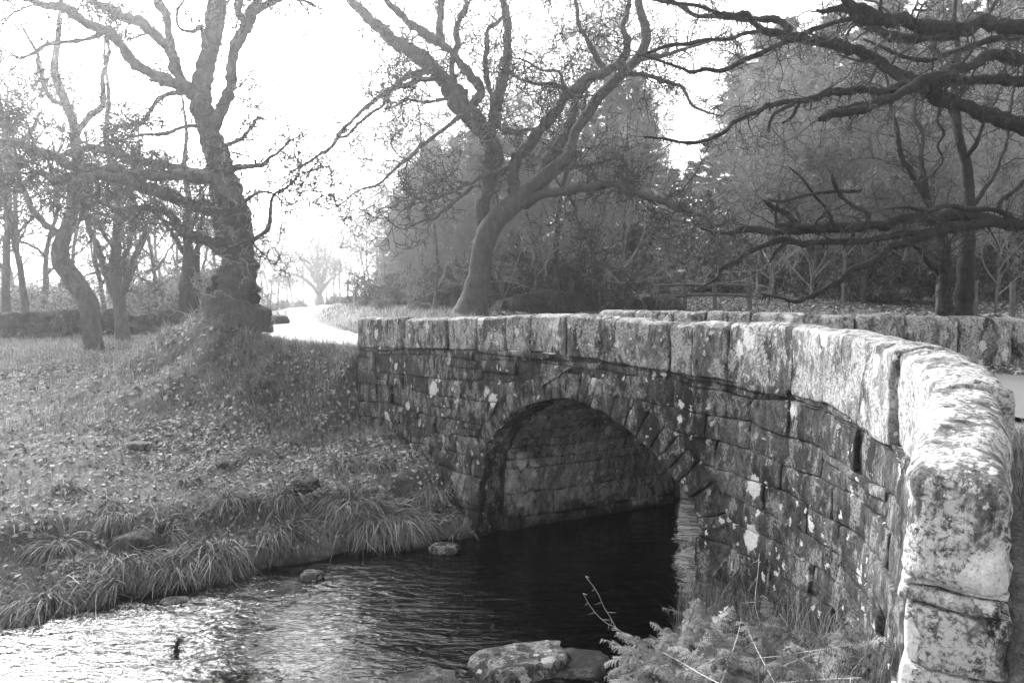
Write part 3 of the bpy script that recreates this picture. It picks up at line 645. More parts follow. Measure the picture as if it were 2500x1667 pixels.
# burrs and ivy-like shaggy growth low on the trunk
gb = np.random.default_rng(8); bl = []
for k in range(150):
    c = gb.uniform(0, .42); i = int(c * (len(tA[0]) - 1)); th = gb.uniform(0, 2 * np.pi); r = tA[1][i]; p = tA[0][i] + r * .93 * np.array([math.cos(th), math.sin(th), gb.uniform(-.3, .3)])
    bl.append((p, np.array([math.cos(th), math.sin(th), .2])))
b = np.array([x[0] for x in bl]); d = np.array([x[1] for x in bl]); P1, r1 = grow(b, d, gb.uniform(.3, .9, len(b)), np.full(len(b), .014), 5, .5, .03, gb, .5); b2, d2, rp = sprout(P1, r1, 6, gb); P2, r2 = grow(b2, d2, gb.uniform(.12, .4, len(b2)), np.full(len(b2), .006), 3, .5, 0, gb)
o_ = [polyseg(P1, r1), polyseg(P2, r2)]; V, Q = segs(*[np.concatenate([o[k] for o in o_]) for k in range(4)]); link('epicormic_shoots', mesh_np('shoots', V, Q), M['paletwig'], [c for c in oak.children if c.name.startswith('trunk')][0])
for k, (cx, cy, w) in enumerate([(962, 1320, 60), (978, 1265, 46), (950, 1380, 70), (1150, 1345, 40)]):
    p = at(cx / 1.8447, cy / 1.8447, YA - .4); r = w / 1.8447 / F * YA * .5
    uv, Q = rbox(1, 1, 1, .5, .2); V = (uv - .5) * 2 * r * np.array([1, .8, 1.1]); V = V + unit(V) * (fbm(V * 3.2 / r + k * 9, 3, k) * r * .3)[:, None]; link('burr', mesh_np('burr', V + p, Q, True), M['mossbark'], [c for c in oak.children if c.name.startswith('trunk')][0])

# --- leaning oak beyond the bridge
YF = 22.0; g = np.random.default_rng(5)
tF = traced(C2, [(770, 1580, 250), (782, 1510, 190), (795, 1450, 145), (806, 1400, 126), (825, 1300, 106), (838, 1200, 104), (862, 1120, 104), (908, 1050, 104), (960, 1000, 102), (1010, 955, 96), (1060, 915, 80), (1110, 872, 74), (1170, 820, 70), (1230, 770, 64), (1262, 735, 56), (1268, 690, 46), (1290, 620, 48), (1340, 550, 48), (1390, 470, 52), (1450, 410, 48), (1520, 340, 44), (1580, 280, 44), (1620, 200, 46), (1615, 120, 42), (1590, 40, 38), (1580, -60, 30), (1620, -180, 20), (1590, -300, 10)], YF, YF - .5)
LF = [traced(C2, r, a, b, wob=.05, seed=30 + i) for i, (r, a, b) in enumerate([
 ([(838, 1180, 88), (842, 1080, 78), (848, 980, 76), (868, 880, 78), (893, 780, 84), (880, 690, 84), (830, 612, 88), (760, 530, 86), (690, 440, 80), (640, 380, 76), (580, 310, 72), (500, 250, 68), (420, 190, 62), (340, 130, 54), (270, 65, 45), (210, 0, 38), (150, -80, 28), (60, -130, 18), (-40, -220, 10)], YF + .2, YF + .8),
 ([(1005, 960, 70), (985, 880, 60), (990, 800, 54), (1020, 740, 50), (1080, 670, 48), (1130, 610, 48), (1180, 540, 48), (1230, 470, 48), (1300, 420, 47), (1350, 370, 46), (1430, 340, 43), (1500, 290, 40), (1530, 220, 34), (1510, 140, 28), (1530, 60, 24), (1550, -30, 20), (1530, -130, 12)], YF, YF - 2.2),
 ([(1110, 860, 60), (1150, 780, 60), (1190, 710, 56), (1240, 640, 48), (1262, 560, 40), (1285, 490, 36), (1330, 420, 28), (1400, 360, 20)], YF + .2, YF + 1.6),
 ([(1030, 985, 56), (1110, 930, 45), (1200, 920, 40), (1290, 895, 42), (1400, 885, 42), (1480, 885, 40), (1560, 920, 37), (1620, 940, 34), (1700, 960, 31), (1764, 990, 29), (1830, 1015, 24), (1900, 1030, 18), (1960, 1080, 12)], YF - .2, YF - 4),
 ([(865, 640, 62), (890, 580, 58), (905, 530, 54), (915, 460, 50), (935, 380, 48), (955, 280, 44), (960, 180, 42), (955, 80, 40), (940, 0, 34), (930, -100, 24), (950, -220, 12)], YF + .3, YF + 1.4),
 ([(890, 560, 30), (885, 470, 25), (860, 400, 25), (862, 250, 25), (860, 150, 22), (900, 110, 20), (945, 75, 16)], YF + .3, YF - .6),
 ([(755, 520, 50), (805, 495, 46), (825, 435, 44), (790, 370, 44), (725, 300, 35), (690, 250, 30), (640, 210, 36), (600, 190, 44), (530, 140, 40), (460, 80, 34), (400, 20, 28), (360, -50, 20), (280, -120, 10)], YF + .5, YF - 1.5),
 ([(765, 450, 34), (740, 440, 38), (705, 400, 30), (690, 320, 26), (710, 250, 30), (715, 170, 28), (735, 80, 27), (765, 30, 24), (750, -60, 16), (790, -150, 9)], YF + .4, YF + 1.6),
 ([(640, 215, 36), (630, 120, 35), (640, 0, 28), (650, -120, 18)], YF - .2, YF + .3),
 ([(640, 385, 30), (590, 345, 26), (490, 360, 25), (430, 410, 27), (370, 450, 22), (300, 500, 20), (230, 560, 18), (170, 630, 18), (130, 690, 16), (60, 740, 14), (-10, 785, 12), (-80, 830, 9)], YF + .4, YF - 2.6),
 ([(650, 395, 26), (600, 375, 22), (480, 400, 25), (400, 430, 22), (380, 470, 15), (350, 520, 14), (280, 560, 14), (200, 640, 13), (150, 660, 9)], YF + .4, YF - 3.4),
 ([(700, 475, 24), (660, 480, 16), (560, 490, 14), (480, 475, 13), (430, 500, 12), (370, 520, 9)], YF + .4, YF - 1.2),
 ([(790, 570, 30), (720, 565, 22), (640, 630, 18), (550, 690, 20), (480, 760, 18), (420, 810, 14), (330, 885, 12), (250, 910, 9), (170, 970, 7), (100, 1000, 6), (40, 975, 5)], YF + .3, YF - 3),
 ([(985, 800, 30), (910, 820, 20), (830, 850, 18), (760, 890, 18), (700, 910, 16), (600, 950, 14), (540, 970, 10)], YF, YF - 2),
 ([(790, 890, 18), (690, 970, 16), (610, 1040, 14), (550, 1060, 10), (470, 1100, 6)], YF - .8, YF - 2.6),
 ([(1180, 830, 24), (1200, 870, 14), (1240, 920, 14), (1280, 990, 14), (1300, 1060, 12), (1340, 1130, 12), (1380, 1230, 11), (1430, 1270, 10), (1500, 1290, 7)], YF - .2, YF - 2.4),
 ([(1200, 810, 20), (1310, 800, 16), (1380, 790, 16), (1480, 755, 12), (1530, 800, 10), (1545, 860, 8)], YF - .2, YF - 2),
 ([(1420, 340, 30), (1350, 220, 25), (1310, 150, 20), (1290, 80, 18), (1280, 0, 16), (1250, -100, 9)], YF - 1.2, YF - 2),
 ([(1570, 290, 34), (1630, 275, 24), (1690, 268, 22), (1764, 250, 18), (1830, 225, 16), (1920, 200, 12), (2000, 160, 8)], YF - .3, YF - 3),
 ([(1520, 350, 26), (1640, 360, 20), (1720, 390, 18), (1790, 420, 15), (1850, 500, 14), (1920, 540, 10), (1990, 560, 7)], YF - .3, YF - 2),
 ([(1290, 470, 24), (1230, 400, 16), (1200, 350, 14), (1110, 330, 12), (1040, 290, 9), (980, 280, 6)], YF - 1, YF - 2.2),
 ([(1270, 460, 22), (1180, 400, 16), (1080, 400, 13), (1000, 370, 10), (930, 330, 7)], YF - 1, YF + .5),
 ([(1130, 620, 22), (1060, 620, 16), (960, 640, 14), (900, 600, 9)], YF - .8, YF - 1.6)])]
build_tree('oak_tree', (tF[0][1][0], YF, -.55), 'leaning bare oak with a forked trunk rising behind the far end of the bridge', tF, LF, M['bark'], M['twig'], g, dict(per_m=2.7, l1=1.9, l2=.9, l3=.48, n2=6, n3=5, rmin=.011, lift=.02), trunk_lump=.08)

# --- mossy oak whose trunk stands to the right of the view, its limbs reaching over the road
YG = 13.0; g = np.random.default_rng(9)
base = np.array([12.4, YG + .6, Hs(12.4, YG + .6)])
tg = crom(np.array([(12.3, 13.6, base[2] - .3, .75), (12.35, 13.6, base[2] + .2, .55), (12.3, 13.5, 1.2, .46), (12.1, 13.4, 2.6, .44), (12.2, 13.4, 4.2, .4), (12.5, 13.5, 6, .3), (12.3, 13.7, 8, .2), (12.6, 13.6, 10, .08)]), 6); tG = (tg[:, :3], tg[:, 3])
def lim(rows, x0, a, b, i):   # carry the limb back to the trunk
    P, r = traced(C3, rows, a, b, wob=.05, seed=60 + i)
    if x0 is not None:
        s = np.array(x0); st = np.linspace(0, 1, 6)[:-1, None]; P = np.vstack([s * (1 - st) + P[0] * st, P]); r = np.r_[np.linspace(r[0] * 1.25, r[0], 6)[:-1], r]
    return P, r
LG = [lim(r, x0, a, b, i) for i, (r, x0, a, b) in enumerate([
 ([(1850, 150, 72), (1764, 135, 70), (1640, 125, 62), (1540, 105, 60), (1480, 145, 55), (1380, 130, 55), (1290, 130, 55), (1200, 85, 52), (1130, 85, 50), (1050, 95, 54), (970, 90, 48), (920, 50, 42), (840, 55, 28), (775, 52, 16)], (12.2, 13.4, 4.9), 12.4, 10.8),
 ([(1090, 85, 45), (1000, 40, 40), (920, 0, 35), (850, -50, 26), (760, -90, 14)], None, 11.3, 10.4),
 ([(1560, 110, 30), (1580, 90, 22), (1620, 30, 20), (1650, -30, 14)], None, 12, 12.6),
 ([(1085, 90, 26), (1075, 55, 18), (1082, 0, 14)], None, 11.3, 11.1),
 ([(1530, 150, 44), (1400, 172, 40), (1300, 185, 40), (1230, 190, 44), (1150, 185, 44), (1080, 160, 38), (1020, 140, 28), (950, 120, 18), (870, 130, 10)], None, 12, 12.8),
 ([(1850, 640, 80), (1764, 592, 78), (1680, 570, 74), (1600, 550, 70), (1500, 520, 66), (1400, 490, 64), (1330, 455, 62), (1265, 405, 54), (1215, 370, 50), (1150, 340, 50), (1060, 290, 52), (980, 250, 50), (900, 220, 47), (820, 205, 47), (740, 180, 44), (660, 165, 40), (600, 165, 37), (530, 140, 34), (480, 100, 30), (440, 65, 27), (380, 70, 22), (300, 60, 18), (200, 30, 16), (100, 10, 12), (0, -20, 8)], (12.2, 13.4, 1.6), 12.6, 11.2),
 ([(650, 150, 34), (590, 95, 32), (500, 92, 28), (400, 95, 27), (300, 80, 26), (200, 75, 19), (140, 40, 20), (60, 8, 16), (-40, -10, 10)], None, 11.6, 12.6),
 ([(1850, 270, 64), (1764, 280, 60), (1680, 280, 58), (1600, 270, 54), (1520, 320, 48), (1430, 340, 48), (1340, 360, 50), (1260, 390, 50), (1200, 420, 45), (1150, 460, 44), (1090, 480, 42), (1000, 520, 40), (900, 540, 39), (830, 550, 36), (780, 578, 24)], (12.2, 13.4, 3.9), 12.3, 10.2),
 ([(1850, 390, 60), (1764, 385, 58), (1650, 370, 45), (1550, 375, 42), (1450, 390, 45), (1360, 400, 48), (1290, 430, 50)], (12.2, 13.4, 3.1), 12.5, 11.8),
 ([(1230, 405, 36), (1140, 430, 32), (1060, 470, 28), (1000, 495, 28), (920, 515, 22), (875, 512, 12)], None, 11.4, 10.9),
 ([(1160, 440, 30), (1060, 440, 32), (980, 435, 35), (860, 440, 38), (790, 460, 32), (700, 475, 25), (620, 490, 27), (540, 510, 26), (460, 550, 22), (380, 590, 20), (340, 625, 20), (270, 655, 18), (180, 680, 17), (110, 680, 14), (20, 665, 12), (-50, 655, 8)], None, 11.3, 9.8),
 ([(700, 480, 22), (620, 520, 20), (570, 550, 18), (545, 590, 16), (540, 635, 12)], None, 10.5, 10.2),
 ([(690, 485, 18), (680, 510, 16), (650, 560, 17), (608, 588, 10)], None, 10.5, 10.7),
 ([(960, 85, 26), (860, 105, 20), (740, 145, 25), (670, 180, 28), (600, 210, 25), (520, 250, 25), (440, 290, 22), (340, 330, 22), (240, 330, 19), (180, 345, 17), (120, 325, 12), (0, 285, 9), (-80, 260, 6)], None, 11, 10.0),
 ([(520, 140, 22), (420, 165, 18), (370, 185, 18), (280, 190, 18), (150, 210, 18), (50, 225, 18), (-20, 245, 14), (-90, 270, 8)], None, 11.3, 10.5),
 ([(1850, 1085, 60), (1764, 1078, 60), (1680, 1070, 58), (1600, 1060, 55), (1500, 1030, 55), (1420, 1020, 58), (1340, 1045, 54), (1250, 1045, 54), (1170, 1055, 50), (1100, 1080, 52), (1000, 1085, 52), (900, 1080, 50), (800, 1085, 50), (720, 1085, 45), (640, 1080, 30), (575, 1082, 20)], (12.25, 13.5, .9), 12.6, 11.4),
 ([(730, 1090, 38), (650, 1040, 28), (600, 1010, 26), (550, 980, 24), (515, 962, 14)], None, 11.7, 11.4),
 ([(745, 1090, 40), (670, 1100, 38), (580, 1106, 30), (500, 1110, 32), (425, 1108, 40), (385, 1118, 24), (300, 1115, 14), (215, 1090, 9)], None, 11.6, 11),
 ([(1600, 1080, 46), (1500, 1085, 45), (1380, 1100, 42), (1300, 1130, 40), (1200, 1170, 37), (1130, 1180, 34), (1070, 1220, 32), (1000, 1270, 31), (940, 1290, 30), (880, 1340, 28), (800, 1390, 26), (720, 1425, 25), (690, 1440, 20), (600, 1425, 12), (510, 1408, 8)], None, 12.2, 11.1),
 ([(1430, 1100, 30), (1250, 1115, 30), (1150, 1130, 31), (1050, 1140, 30), (950, 1150, 28), (860, 1150, 30), (780, 1165, 28), (700, 1175, 28), (620, 1155, 28), (540, 1165, 28), (470, 1190, 26), (420, 1220, 28), (380, 1250, 28), (310, 1280, 24), (295, 1325, 18), (260, 1350, 12), (190, 1390, 9)], None, 12.1, 10.9),
 ([(640, 1155, 20), (590, 1190, 16), (560, 1230, 13), (545, 1258, 9)], None, 11.3, 11.1),
 ([(1720, 1060, 30), (1640, 1010, 22), (1560, 1000, 24), (1470, 990, 25), (1380, 985, 25), (1310, 1005, 20), (1200, 990, 12), (1100, 1000, 8)], None, 12.4, 11.6),
 ([(1640, 1005, 26), (1650, 960, 25), (1700, 920, 22), (1764, 870, 19), (1850, 820, 14)], None, 12.3, 12.6),
 ([(1030, 1070, 26), (1020, 1020, 22), (940, 980, 18), (880, 920, 18), (848, 860, 20), (850, 830, 12)], None, 11.8, 11.3),
 ([(985, 912, 18), (870, 910, 16), (780, 920, 14), (700, 935, 14), (600, 962, 12), (540, 950, 8)], None, 11.6, 11.0),
 ([(850, 1065, 22), (820, 1000, 13), (770, 940, 12), (700, 850, 10), (640, 800, 7)], None, 11.6, 11.2),
 ([(590, 1082, 16), (580, 1000, 12), (592, 925, 7)], None, 11.4, 11.3),
 ([(1230, 410, 34), (1130, 340, 24), (1060, 300, 18), (960, 290, 12), (880, 260, 8)], None, 11.5, 12.5),
 ([(1764, 170, 30), (1600, 200, 28), (1400, 260, 24), (1300, 280, 22), (1200, 270, 18), (1080, 220, 14), (1000, 190, 9)], (12.2, 13.5, 4.4), 12.8, 13.3),
 ([(1430, 270, 18), (1420, 340, 14), (1350, 560, 12), (1380, 640, 12), (1350, 700, 10), (1375, 770, 10), (1330, 830, 8)], None, 12.6, 12.9)])]
mo = build_tree('oak_tree', base, 'mossy oak with dark limbs stretching low over the road and far parapet', tG, LG, M['mossbark'], M['twig'], g, dict(per_m=2.6, l1=1.1, l2=.5, l3=.25, n2=5, n3=3, rmin=.0045, lift=.02, l1r=.35), sides=12)
# hanging moss tatters under the limbs
tat = []; gm = np.random.default_rng(4)
pp, dd_, rr_ = [], [], []
for P, r in LG:
    L = arclen(P)
    if r.mean() < .035: continue
    for c in gm.uniform(0, L[-1], int(L[-1] * 14)):
        p = np.array([np.interp(c, L, P[:, k]) for k in range(3)]); q = np.interp(c, L, r); pp.append(p - [gm.uniform(-.6, .6) * q, 0, q * .85]); rr_.append(q)
pp = np.array(pp); ln = gm.gamma(1.6, .025, len(pp)) * (1 + 2 * (gm.random(len(pp)) > .95)); Pm, rm_ = grow(pp, np.tile([0, 0, -1.], (len(pp), 1)), ln, gm.uniform(.006, .02, len(pp)), 3, .35, -.1, gm, .25)
V, Q = segs(*polyseg(Pm, rm_)); link('hanging_moss', mesh_np('moss', V, Q), M['mossbark'], mo)

# --- the double-stemmed tree behind the far parapet
YH = 17.0; g = np.random.default_rng(12)
tH = traced(C3, [(1462, 1560, 120), (1468, 1500, 92), (1480, 1400, 84), (1490, 1250, 74), (1500, 1100, 56), (1500, 950, 50), (1490, 800, 45), (1462, 700, 38), (1442, 580, 35), (1430, 400, 30), (1450, 250, 26), (1430, 100, 20), (1440, -60, 14), (1420, -200, 8)], YH)
LH = [traced(C3, r, a, b, seed=90 + i, wob=.04) for i, (r, a, b) in enumerate([
 ([(1400, 1560, 90), (1388, 1500, 72), (1385, 1400, 68), (1383, 1300, 62), (1378, 1180, 48), (1350, 1060, 40), (1300, 950, 34), (1250, 870, 28), (1190, 780, 25), (1165, 680, 22), (1130, 540, 18), (1110, 400, 13), (1060, 260, 8)], YH - .1, YH - .8),
 ([(1375, 1310, 28), (1310, 1250, 24), (1260, 1190, 21), (1200, 1172, 16), (1130, 1190, 10)], YH - .1, YH - 1.2),
 ([(1500, 1000, 30), (1560, 920, 24), (1620, 840, 22), (1660, 740, 20), (1690, 620, 17), (1700, 480, 13), (1740, 340, 8)], YH, YH + 1),
 ([(1300, 950, 28), (1280, 840, 24), (1270, 740, 22), (1280, 640, 20), (1240, 540, 16), (1250, 400, 10)], YH - .4, YH),
 ([(1480, 760, 22), (1540, 680, 18), (1580, 560, 14), (1640, 470, 9)], YH, YH - 1.2),
 ([(1440, 560, 22), (1380, 470, 16), (1330, 340, 12), (1340, 200, 8)], YH, YH - .8)])]
build_tree('ash_tree', (tH[0][1][0], YH, Hs(tH[0][1][0], YH)), 'dark double-stemmed bare tree close behind the far parapet', tH, LH, M['mossbark'], M['twig'], g, dict(per_m=3.0, l1=1.7, l2=.8, l3=.4, n2=6, n3=4, rmin=.006, lift=.03, l1r=.45))
M2 = {}
# --- trees of the left bank
g = np.random.default_rng(14); YB = 23.0
tB = traced(C1, [(428, 1600, 100), (422, 1550, 78), (410, 1450, 76), (393, 1360, 84), (330, 1260, 84), (278, 1180, 80), (275, 1100, 66), (308, 1010, 55), (338, 900, 54), (348, 820, 56), (346, 700, 46), (335, 580, 40), (310, 500, 40), (270, 400, 38), (245, 320, 34), (258, 200, 26), (268, 100, 22), (275, 0, 18), (260, -120, 12), (280, -240, 7)], YB)
LB = [traced(C1, r, a, b, wob=.05, seed=110 + i) for i, (r, a, b) in enumerate([
 ([(275, 1060, 34), (215, 1020, 28), (160, 960, 26), (120, 890, 24), (85, 780, 22), (70, 690, 18), (30, 600, 14), (40, 480, 9)], YB, YB - 1.5),
 ([(340, 600, 32), (400, 530, 28), (460, 480, 26), (475, 330, 20), (490, 220, 14), (480, 100, 8)], YB, YB + 1),
 ([(370, 920, 22), (440, 910, 20), (510, 880, 16), (540, 800, 12), (520, 700, 8)], YB, YB - 1),
 ([(300, 480, 26), (220, 440, 20), (190, 330, 18), (160, 220, 14), (100, 120, 9)], YB, YB - 1.6),
 ([(300, 1020, 16), (380, 960, 14), (400, 900, 10)], YB, YB - .5),
 ([(190, 510, 16), (120, 610, 18), (60, 640, 14), (0, 700, 9)], YB - .8, YB - 1.4)])]
build_tree('oak_tree', (tB[0][1][0], YB, Hs(tB[0][1][0], YB)), 'slender bare tree with a kinked leaning trunk on the meadow before the dry stone wall', tB, LB, M['bark'], M['twig'], g, dict(per_m=2.8, l1=1.9, l2=1.0, l3=.5, n2=6, n3=4, rmin=.012, lift=.03), trunk_lump=.1)
YC = 28.0
tC = traced(C1, [(560, 1560, 90), (553, 1510, 64), (535, 1350, 54), (522, 1200, 46), (530, 1000, 36), (525, 880, 30), (500, 760, 26), (480, 600, 22), (490, 420, 17), (470, 250, 11), (480, 80, 6)], YC)
LC = [traced(C1, r, a, b, wob=.05, seed=130 + i) for i, (r, a, b) in enumerate([
 ([(545, 1320, 36), (580, 1240, 34), (610, 1150, 30), (650, 1070, 26), (690, 1000, 20), (720, 900, 14), (740, 760, 8)], YC, YC - 1),
 ([(535, 1380, 30), (470, 1230, 26), (440, 1120, 28), (400, 1020, 24), (390, 900, 16), (400, 760, 10)], YC, YC + 1),
 ([(565, 1290, 28), (560, 1180, 26), (590, 1080, 22), (600, 960, 18), (590, 800, 12), (620, 640, 7)], YC, YC + .6),
 ([(520, 1130, 18), (460, 1040, 14), (430, 960, 10), (380, 900, 7)], YC, YC - 1.5)])]
build_tree('ash_tree', (tC[0][1][0], YC, Hs(tC[0][1][0], YC)), 'bare tree forking low into upright stems by the dry stone wall', tC, LC, M['bark'], M['twig'], g, dict(per_m=2.6, l1=1.9, l2=1, l3=.5, n2=6, n3=4, rmin=.011, lift=.05), trunk_lump=.1)
YD = 26.0
tD = traced(C1, [(838, 1540, 110), (834, 1490, 84), (838, 1400, 72), (842, 1300, 64), (850, 1150, 48), (842, 1050, 38), (850, 900, 28), (830, 760, 22), (840, 600, 16), (820, 440, 9)], YD)
LD = [traced(C1, r, a, b, wob=.05, seed=150 + i) for i, (r, a, b) in enumerate([
 ([(855, 1500, 60), (872, 1450, 48), (880, 1350, 44), (885, 1200, 32), (900, 1060, 22), (930, 920, 12)], YD, YD + .6),
 ([(840, 1150, 24), (780, 1060, 18), (740, 1000, 14), (700, 900, 9)], YD, YD - 1), ([(845, 1050, 20), (890, 960, 16), (900, 840, 10)], YD, YD + 1)])]
build_tree('ash_tree', (tD[0][1][0], YD, Hs(tD[0][1][0], YD)), 'ivy-dark twin trunk standing just behind the knoll of the old oak', tD, LD, M['mossbark'], M['twig'], g, dict(per_m=2.6, l1=1.6, l2=.9, l3=.5, n2=6, n3=4, rmin=.011, lift=.05), trunk_lump=.12)
# lone round tree where the lane vanishes
YL = 88.0
tL = traced((600, 550, 4.704), [(850, 960, 130), (850, 880, 95), (845, 760, 70), (840, 620, 55), (830, 480, 40), (820, 340, 28), (830, 220, 16), (840, 140, 8)], YL)
LL = [traced((600, 550, 4.704), r, YL, YL + q, seed=170 + i) for i, (r, q) in enumerate([([(850, 800, 50), (760, 690, 44), (660, 610, 36), (540, 560, 26), (430, 640, 14)], -3), ([(850, 740, 50), (900, 560, 44), (940, 420, 32), (980, 300, 16)], 3), ([(845, 700, 46), (740, 520, 40), (640, 400, 28), (560, 280, 14)], 2), ([(850, 780, 44), (960, 640, 34), (1060, 560, 22), (1130, 500, 10)], -3), ([(840, 560, 36), (760, 380, 28), (720, 260, 18), (740, 170, 9)], -2), ([(840, 520, 36), (900, 380, 28), (920, 250, 18), (900, 150, 9)], 2)])]
build_tree('oak_tree', (tL[0][1][0], YL, Hs(tL[0][1][0], YL)), 'lone round-headed bare tree beside the bend where the lane vanishes', tL, LL, M['bark'], M['twig'], g, dict(per_m=2.2, l1=3, l2=1.6, l3=.9, n2=6, n3=5, rmin=.03, lift=.03, wig=.3))

# ---------------------------------------------------------------- tree kinds that repeat: built once, copied
def proto_bare(name, h, seed, bark, twig, r0, spread=.55, n1=9, up=.06, rmin=.01, wig=.3, first=.25, n3=4):
    g = np.random.default_rng(seed); e = empty(name, (0, 0, 0)); K = 14
    tr, rt = grow(np.zeros((1, 3)) + [0, 0, -.2], np.array([[g.normal(0, .1), g.normal(0, .1), 1.]]), np.array([h]), np.array([r0]), K, .09, .12, g, .12)
    rt[0, 0] *= 1.5; V, Q = tube(tr[0], rt[0], 8, seed, .12); link('trunk', mesh_np(name + '_trunk', V, Q, True), bark, e)
    i = np.linspace(first, .95, n1) * K; i0 = i.astype(int); f = (i - i0)[:, None]; b = tr[0, i0] * (1 - f) + tr[0, np.minimum(i0 + 1, K)] * f; th = g.uniform(0, 2 * np.pi) + np.arange(n1) * 2.4
    d = np.stack([np.cos(th) * spread, np.sin(th) * spread, np.full(n1, 1 - spread * .6)], -1); ln = h * np.linspace(.46, .16, n1) * g.uniform(.8, 1.2, n1)
    P1, r1 = grow(b, d, ln, rt[0, i0] * .55, 8, wig * .6, up, g, .3); parts = [tube(P1[k], r1[k], 6, k, .15) for k in range(n1)]; V, Q = join(parts); 
    lines = [(P1[k], r1[k]) for k in range(n1)]; tv = twigs_from(lines + [(tr[0][6:], rt[0][6:])], g, per_m=2.2, l1=h * .16, l2=h * .08, l3=h * .04, n2=6, n3=n3, rmin=rmin, wig=wig, lift=up * .6)
    V, Q = join([(V, Q), tv]); link('crown', mesh_np(name + '_crown', V, Q), twig, e); return e
def proto_conifer(name, h, seed):
    g = np.random.default_rng(seed); e = empty(name, (0, 0, 0)); z = np.linspace(-.2, h, 10); P = np.c_[g.normal(0, .04, 10), g.normal(0, .04, 10), z]
    V, Q = tube(P, np.linspace(.24, .02, 10), 7, seed, .1); link('trunk', mesh_np(name + '_trunk', V, Q, True), M['bark'], e)
    B, D, L = [], [], []
    for zz in np.arange(h * .10, h * .99, .32):
        n = g.integers(5, 8); f = 1 - zz / h; th = g.uniform(0, 2 * np.pi, n); B.append(np.c_[np.zeros(n), np.zeros(n), zz + g.normal(0, .1, n)]); D.append(np.c_[np.cos(th), np.sin(th), .25 - .5 * f + g.normal(0, .08, n)]); L.append((.25 + 2.5 * f ** .8) * g.uniform(.6, 1.1, n))
    B = np.vstack(B); D = np.vstack(D); L = np.concatenate(L); P1, r1 = grow(B, D, L, np.full(len(B), .025), 6, .1, -.03, g, .3); bv = segs(*polyseg(P1, r1))
    # sprays: narrow drooping triangles along every branch
    m = 50; b, d, _ = sprout(P1, r1, m, g, .12, .75, .7); b = b + g.normal(0, .05, b.shape); ln = g.uniform(.16, .40, len(b)); d = unit(d + [0, 0, -.35]); sd = unit(np.cross(d, g.normal(0, 1, d.shape))) * (ln * g.uniform(.12, .24, len(b)))[:, None]
    T = np.concatenate([(b - sd)[:, None], (b + sd)[:, None], (b + d * ln[:, None])[:, None]], 1).reshape(-1, 3); F3 = np.arange(len(T)).reshape(-1, 3); tone = np.repeat(g.random(len(b)), 3)
    link('boughs', mesh_np(name + '_boughs', *bv), M['bark'], e); link('crown', mesh_np(name + '_crown', T, F3, tone=tone), M['needle'], e); return e
def proto_bush(name, r, h, seed, mat, nl=5200, leaf=.075, trunk=True):
    g = np.random.default_rng(seed); e = empty(name, (0, 0, 0)); n = 9
    P1, r1 = grow(np.zeros((n, 3)) + [0, 0, -.1], np.c_[g.normal(0, .5, n), g.normal(0, .5, n), np.ones(n)], np.full(n, h * .8) * g.uniform(.7, 1, n), np.full(n, .05), 6, .2, .05, g, .3)
    b, d, rp = sprout(P1, r1, 9, g, .1); P2, r2 = grow(b, d, g.uniform(.4, .9, len(b)) * r * .8, np.full(len(b), .016), 4, .25, .02, g); V, Q = segs(*[np.concatenate([x, y]) for x, y in zip(polyseg(P1, r1), polyseg(P2, r2))], 4)
    link('stems', mesh_np(name + '_stems', V, Q), M['bark'], e)
    k = g.integers(0, len(b), nl); t = g.uniform(.2, 1, nl) * 4; i = np.minimum(t.astype(int), 3); c = P2[k, i] + (P2[k, i + 1] - P2[k, i]) * (t - i)[:, None] + g.normal(0, .11, (nl, 3)) * [1, 1, .8]; c[:, 2] = np.abs(c[:, 2])
    a = unit(g.normal(0, 1, (nl, 3))) * leaf * g.uniform(.6, 1.3, (nl, 1)); bb = unit(np.cross(a, g.normal(0, 1, (nl, 3)))) * leaf * .42; V = np.stack([c - a, c + bb, c + a, c - bb], 1).reshape(-1, 3)
    link('foliage', mesh_np(name + '_foliage', V, np.arange(nl * 4).reshape(-1, 4), tone=np.repeat(g.random(nl), 4)), mat, e); return e
used = set()
def near(px):
    return ('left of the leaning oak' if px < 1140 else 'above the evergreen bushes beside the leaning oak' if px < 1330 else 'behind the post and wire fence' if px < 1590 else 'behind the wooden rail fence' if px < 1850 else 'behind the low limbs of the mossy oak' if px < 2200 else 'around and beyond the double-stemmed tree')
def place(p, x, y, rz, s, label, cat, group, zoff=-.05):
    o = p if id(p) not in used else copy_tree(p); used.add(id(p)); o.location = (float(x), float(y), Hs(x, y) + zoff); o.rotation_euler = (0, 0, float(rz)); o.scale = (s, s, s * 1.0); tag(o, label, cat, group); return o
gp = np.random.default_rng(31)
CON = [proto_conifer('conifer_tree', 15, 201 + i) for i in range(3)]
BAR = [proto_bare('bare_tree', 11, 221 + i, M['bark'], M['twig'], .17, .6, 10, .05, .013, n3=3) for i in range(3)]
BAW = [proto_bare('bare_tree', 11, 225 + i, M['bark'], M['midtwig'], .13, .6, 10, .06, .010) for i in range(2)]
SAP = [proto_bare('birch_sapling', 7, 241 + i, M['palebark'], M['paletwig'], .045, .62, 16, .04, .0075, .32, .12, 4) for i in range(3)]
BUS = [proto_bush('evergreen_bush', 1.9, 2.6, 261 + i, M['holly']) for i in range(3)]
BRU = [proto_bush('tangled_bush', 1.9, 2.6, 281 + i, M['brush'], 2600, .06) for i in range(2)]
GOR = [proto_bush('gorse_bush', .8, .8, 271 + i, M['holly'], 1500, .06) for i in range(2)]
def pos(px, Y): return (px - CX) / F * Y, Y
